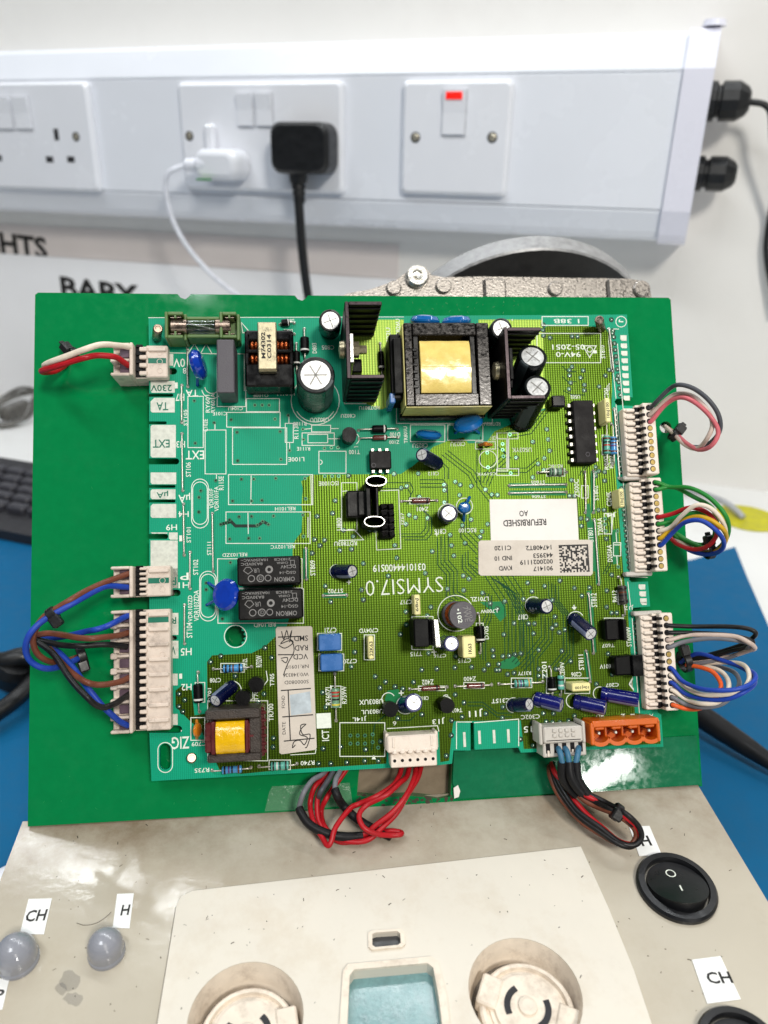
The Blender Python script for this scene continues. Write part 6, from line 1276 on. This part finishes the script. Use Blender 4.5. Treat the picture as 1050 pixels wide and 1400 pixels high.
e = plug_left(470, 514, 4, 2, 'grubby white plug at the top left corner with one white and one red wire', 228)
wires(e, [('w_white', (7, 13, 17, 14, 6, -3, -12), [(178, 475), (168, 473), (158, 472), (146, 471), (134, 472), (118, 477), (102, 483), (86, 489), (72, 494), (63, 498), (61, 500), (66, 501), (78, 499), (90, 494), (98, 486), (99, 480)]),
          ('w_red', (6, 12, 16, 13, 6, -3, -12), [(176, 500), (169, 495), (160, 489), (151, 487), (132, 486), (117, 489), (102, 493), (86, 498), (70, 503), (59, 506), (57, 508), (63, 509), (76, 507), (90, 498), (100, 487), (101, 481)])], .95)
e = plug_left(774, 816, 6, 2, 'grubby white plug with one brown and one blue wire, lower on the left edge', 232)
wires(e, [('w_brown', (6, 12, 18, 18, 12, 0), [(177, 784), (166, 788), (155, 792), (144, 796), (128, 803), (112, 811), (97, 820), (82, 829), (62, 842), (50, 858), (45, 876), (50, 892), (62, 902), (78, 906), (96, 902), (112, 896)]),
          ('w_blue', (6, 12, 18, 20, 14, 0), [(176, 803), (166, 802), (155, 801), (144, 802), (130, 808), (114, 817), (98, 826), (82, 835), (57, 850), (40, 868), (35, 888), (43, 905), (62, 914), (84, 911), (104, 902), (114, 896)])], .92)
e = plug_left(834, 1001, 16, 8, 'tall grubby white plug at the lower left edge with brown, blue and black wires', 232)
wires(e, [('w_blue', (6, 12, 14, 8, 2), [(177, 841), (166, 846), (155, 852), (144, 857), (131, 861), (119, 863), (94, 869), (75, 872), (57, 872)]),
          ('w_brown', (6, 12, 17, 12, 8), [(175, 865), (165, 868), (155, 870), (144, 871), (125, 873), (107, 872), (85, 868), (66, 866), (50, 868)]),
          ('w_black', (6, 10, 12, 9, 7), [(174, 884), (160, 882), (144, 881), (125, 882), (107, 883), (85, 882), (69.5, 879), (56, 876), (46, 873)]),
          ('w_brown', (6, 13, 16, 10, 6), [(177, 926), (167, 931), (156, 934), (143, 936), (131, 936), (119, 933), (108, 927), (95, 917), (82, 904), (70, 890), (60, 878)]),
          ('w_blue', (6, 12, 13, 8, 4), [(175, 992), (165, 987), (154, 978), (140, 965), (126, 948), (113, 931), (102, 915), (90, 901), (77, 889), (62, 880)]),
          ('w_black', (6, 15, 19, 14, 10), [(177, 949), (168, 955), (159, 961), (150, 965), (141, 967), (130, 963), (119, 953), (106, 940), (94, 925), (85, 911), (77, 899), (66, 888), (52, 878)])], .92)
# ---- six way plug at the foot of the board
e = empty('board_plug', BOARD, Bq(564, 1030, -TH)); h = 8
a, b = Bq(530, 1030, h), Bq(598, 1003, h); m = MB(); m.box(a.x, b.x, a.y, b.y, .3, h, .4)
c, d = Bq(534.5, 1050, 6), Bq(597, 1033.5, 6); m.box(c.x, d.x, c.y, a.y + .2, -5, 6.4, .3); m.box(a.x - .4, a.x + .7, a.y + .4, b.y + .6, .3, h - 1.5, .3); m.box(b.x - .7, b.x + .4, a.y + .4, b.y + .6, .3, h - 1.5, .3)
for k in range(6): x = c.x + (d.x - c.x) * (k + .5) / 6; m.box(x - .8, x + .8, a.y - .5, a.y + 1.0, 6, 8.3, .35)
for f in (.12, .88): x = a.x + (b.x - a.x) * f; m.box(x - .35, x + .35, a.y + 1.6, b.y - .4, h - .1, h + .35, .15)
m.build('plug_body', 'plug_white', e)
m = MB()
for k in range(6): x = c.x + (d.x - c.x) * (k + .5) / 6; m.lathe((x, (c.y + a.y) / 2 - .3, 6.42), (0, 0, 1), [(.52, 0), (0, .01)], 12); 
m.build('wire_entries', 'contact_dark', e)['kind'] = 'stuff'
def wires2(e, L, r, name='wire'):
    """paths that leave the board and settle on the box: k above the box once p[3] is set"""
    for col, pts in L:
        P = [Bq(*p) if len(p) == 3 else onbox(p[0], p[1], p[2]) for p in pts]; m = MB(); m.tube(P, r, 9, 6); m.build(name, col, e)
bx_ = 1   # marks a point measured from the box top
wires2(e, [('w_red', [(549, 1047, -3), (546, 1060, -1), (537, 1074, 3), (514, 1089, 6), (491, 1099, 9, bx_), (478, 1106, 9, bx_), (459, 1131, 8, bx_), (453, 1150, 6, bx_), (448, 1156, 5, bx_), (441, 1146, 5, bx_), (428, 1122, 6, bx_), (424, 1098, 7, bx_), (430, 1076, 0), (443, 1062, -2.5), (452, 1045, -3.5)]),
          ('w_red', [(560, 1047, -3), (556, 1062, 0), (546, 1071, 4), (528, 1087, 7), (501, 1101, 10, bx_), (491, 1115, 9, bx_), (497, 1131, 8, bx_), (514, 1140, 6, bx_), (533, 1142, 4, bx_), (547, 1141, 3.5, bx_), (548, 1138, 3, bx_), (535, 1136, 3, bx_), (520, 1138, 2, bx_), (500, 1146, 2, bx_), (480, 1151, 2, bx_), (462, 1150, 2, bx_), (446, 1137, 3, bx_), (435, 1119, 5, bx_), (434, 1093, 1), (441, 1074, -2), (452, 1052, -3.5)]),
          ('w_red', [(569, 1047, -3), (566, 1064, 2), (555.5, 1087, 6), (537, 1110, 9, bx_), (514, 1128, 6, bx_), (503, 1138, 4, bx_), (492, 1143, 3, bx_)]),
          ('w_red', [(576, 1047, -3), (571, 1064, 1), (558, 1085, 5), (542, 1112, 7, bx_), (523, 1131, 5, bx_), (507, 1146, 3, bx_), (490, 1151, 3, bx_), (466, 1148, 3, bx_), (445, 1132, 4, bx_), (439, 1110, 4, bx_), (446, 1092, 1), (458, 1074, -2), (472, 1054, -3), (480, 1042, -3.5)]),
          ('w_grey', [(452, 1046, -3.5), (440, 1059, -1), (427, 1067, 2), (415, 1084, 5), (409, 1104, 9, bx_), (411, 1110, 9, bx_)]),
          ('w_grey', [(468, 1046, -3.5), (464, 1056, 0), (459, 1066, 3), (458, 1080, 5), (460, 1086, 6)]),
          ('w_dkgrey', [(458, 1046, -3.5), (454, 1058, 0), (446, 1071, 2), (437, 1085, 3), (436, 1096, 5, bx_)])], .84)
wires2(e, [('shrink', [(409, 1105, 9, bx_), (412, 1112, 8.5, bx_), (421, 1125, 7, bx_), (434, 1134, 6, bx_), (452, 1141, 5, bx_), (473, 1144, 4, bx_), (495, 1143, 3, bx_)]),
           ('shrink', [(458, 1079, 5), (461, 1088, 6), (469, 1101, 8, bx_), (485, 1117, 6, bx_), (507, 1131, 3, bx_), (524, 1139, 1.8, bx_), (535, 1144, 1.6, bx_)])], 1.35, 'heat_shrink')
tag(e, 'cream six way plug at the bottom edge with looped red and grey wires', 'plug', PG)
# ---- grey plug with heat-shrunk wires
e = empty('board_plug', BOARD, Bq(768, 1030, -TH)); h = 9
a, b = Bq(744, 1017, h), Bq(796, 992, h); m = MB(); m.box(a.x, b.x, a.y, b.y, .3, h, .4); m.box(a.x - 1.2, a.x - .1, a.y - .5, b.y + 1.2, .3, h - .6, .35); m.box(b.x + .1, b.x + 1.2, a.y - .5, b.y + 1.2, .3, h - .6, .35)
c, d = Bq(743, 1036, 7), Bq(801, 1019, 7); m.box(c.x, d.x, c.y, a.y - .02, -4, 7.2, .35)
for r in range(2):
    for k in range(4): x = a.x + (b.x - a.x) * (.27 + .16 * k); y = a.y + (b.y - a.y) * (.48 + .3 * r); m.box(x - .62, x + .62, y - .55, y + .55, h - .1, h + .6, .2)
m.build('plug_body', 'plug_grey', e)
m = MB()
for k in range(5): x = c.x + (d.x - c.x) * (k + .6) / 5.3; m.box(x - .7, x + .7, c.y + 1.3, a.y - .4, 6.5, 7.3); 
m.box(a.x + .8, b.x - .8, a.y + .7, a.y + .95, h, h + .05); m.box(b.x + .02, b.x + .12, a.y, b.y, 2, h - .8); m.build('entry_slots', 'contact_dark', e)['kind'] = 'stuff'
m = MB()
for k in (0, 3): x = c.x + (d.x - c.x) * (k + .6) / 5.3; m.box(x - .35, x + .35, c.y + .3, c.y + 2.2, 7.1, 7.7, .15)
m.build('crimp', 'plug_white', e)
wires2(e, [('w_teal', [(763, 1023, 7), (766, 1030, 9.5), (769, 1044, 10)]), ('w_teal', [(772.5, 1023, 7), (776, 1030, 9.5), (778, 1044, 10)]), ('w_teal', [(791, 1022, 7), (790, 1030, 9.5), (787, 1044, 10)])], .95)
wires2(e, [('shrink', [(768.5, 1042, 10), (769, 1062, 9), (778, 1076, 8), (790, 1088, 9)]), ('shrink', [(778, 1042, 10.5), (780, 1060, 11), (787, 1074, 11), (796, 1085, 11)]), ('shrink', [(787, 1042, 10), (789, 1062, 10), (795, 1075, 10), (803, 1086, 10)])], 1.5, 'heat_shrink')
wires2(e, [('w_black', [(801, 1085, 10), (816, 1091, 11), (830, 1098, 13), (855, 1112, 15, bx_), (872, 1128, 12, bx_), (877, 1144, 9, bx_), (868, 1155, 7, bx_), (848, 1152, 7, bx_), (820, 1131, 8, bx_), (789, 1108, 8, bx_), (768, 1078, 5), (758, 1056, 1), (756, 1044, -5), (757, 1038, -9)]),
           ('w_brown', [(790, 1087, 9), (802, 1096, 10), (816, 1103, 12), (843, 1114, 13, bx_), (863, 1128, 11, bx_), (870, 1142, 8, bx_), (862, 1155, 6, bx_), (844, 1153, 6, bx_), (820, 1140, 6, bx_), (792, 1121, 6, bx_), (766, 1091, 4), (753, 1064, 1), (751, 1050, -4), (752, 1040, -9)]),
           ('w_red', [(797, 1086, 10), (808, 1091, 11), (830, 1101, 12), (850, 1113, 14, bx_), (868, 1129, 11, bx_), (874, 1143, 8, bx_), (866, 1154, 6, bx_), (846, 1150, 6.5, bx_), (824, 1132, 7, bx_), (799, 1110, 7, bx_), (776, 1082, 5), (759, 1057, 2), (754, 1044, -5), (755, 1038, -9)]),
           ('w_black', [(796, 1086, 10), (812, 1096, 11), (838, 1109, 13, bx_), (860, 1124, 12, bx_), (875, 1143, 7, bx_), (864, 1157, 6, bx_), (846, 1154, 7, bx_), (820, 1137, 7, bx_), (790, 1115, 7, bx_), (768, 1086, 5), (756, 1062, 1), (754, 1048, -4), (754, 1039, -9)])], .86)
tag(e, 'grey plug at the bottom edge with three heat shrunk wires and a long loop', 'plug', PG)
# ---- cable ties
TG = 'black cable ties round the wires'
def tie(c, h, d, r, lab, k=None, head=(1, 0)):
    p = Bq(c[0], c[1], h) if k is None else onbox(c[0], c[1], k); d = Vector(d).normalized(); e = empty('cable_tie', BOARD, p)
    m = MB(); m.lathe(p - d * 1.3, d, [(r * .86, 0), (r, .3), (r, 2.3), (r * .86, 2.6)], 16, True); m.build('band', 'tie_black', e)
    n = d.orthogonal().normalized(); s_ = Vector((0, 0, 1)).cross(d).normalized(); q = p + s_ * r * head[0] + Vector((0, 0, 1)) * r * .5
    m = MB(); m.T = Matrix.Translation(q) @ d.to_track_quat('X', 'Z').to_matrix().to_4x4(); m.box(-1.6, 1.6, -1.8, 1.8, -1.4, 1.5, .45); m.box(-.9, .9, 1.6, 2.9, -.4, .4, .2); m.build('head', 'tie_black', e)
    return tag(e, lab, 'cable tie', TG)
tie((72, 840), 18, (1, .7, 0), 2.3, 'black cable tie joining the brown and blue wires at the sheet\'s left edge', head=(-1, 0))
tie((112, 896), 1, (.9, .3, -.3), 3.4, 'black cable tie half hidden under the wires of the tall left plug', head=(-1, 0))
tie((98, 484), -3.5, (.5, .4, -.8), 2.2, 'black cable tie at the hole beside the white and red wires')
tie((922, 595), 2, (.8, -.7, 0), 2.3, 'black cable tie on the grey and pink wires below the round hole', head=(1, 0))
tie((969, 752), 9, (1, .15, 0), 3.1, 'black cable tie hanging on the bundle of coloured wires off the sheet', head=(1, 0))
tie((936, 904), 1, (.9, .2, 0), 3.8, 'black cable tie behind the wires of the lowest right plug', head=(1, 0))
tie((843, 1110), 0, (1, -.8, .2), 2.7, 'black cable tie round the heat shrunk wires above the round switch', 13, head=(-.2, 0))

for _o in list(bpy.data.objects):
    if '_o' in _o: del _o['_o']
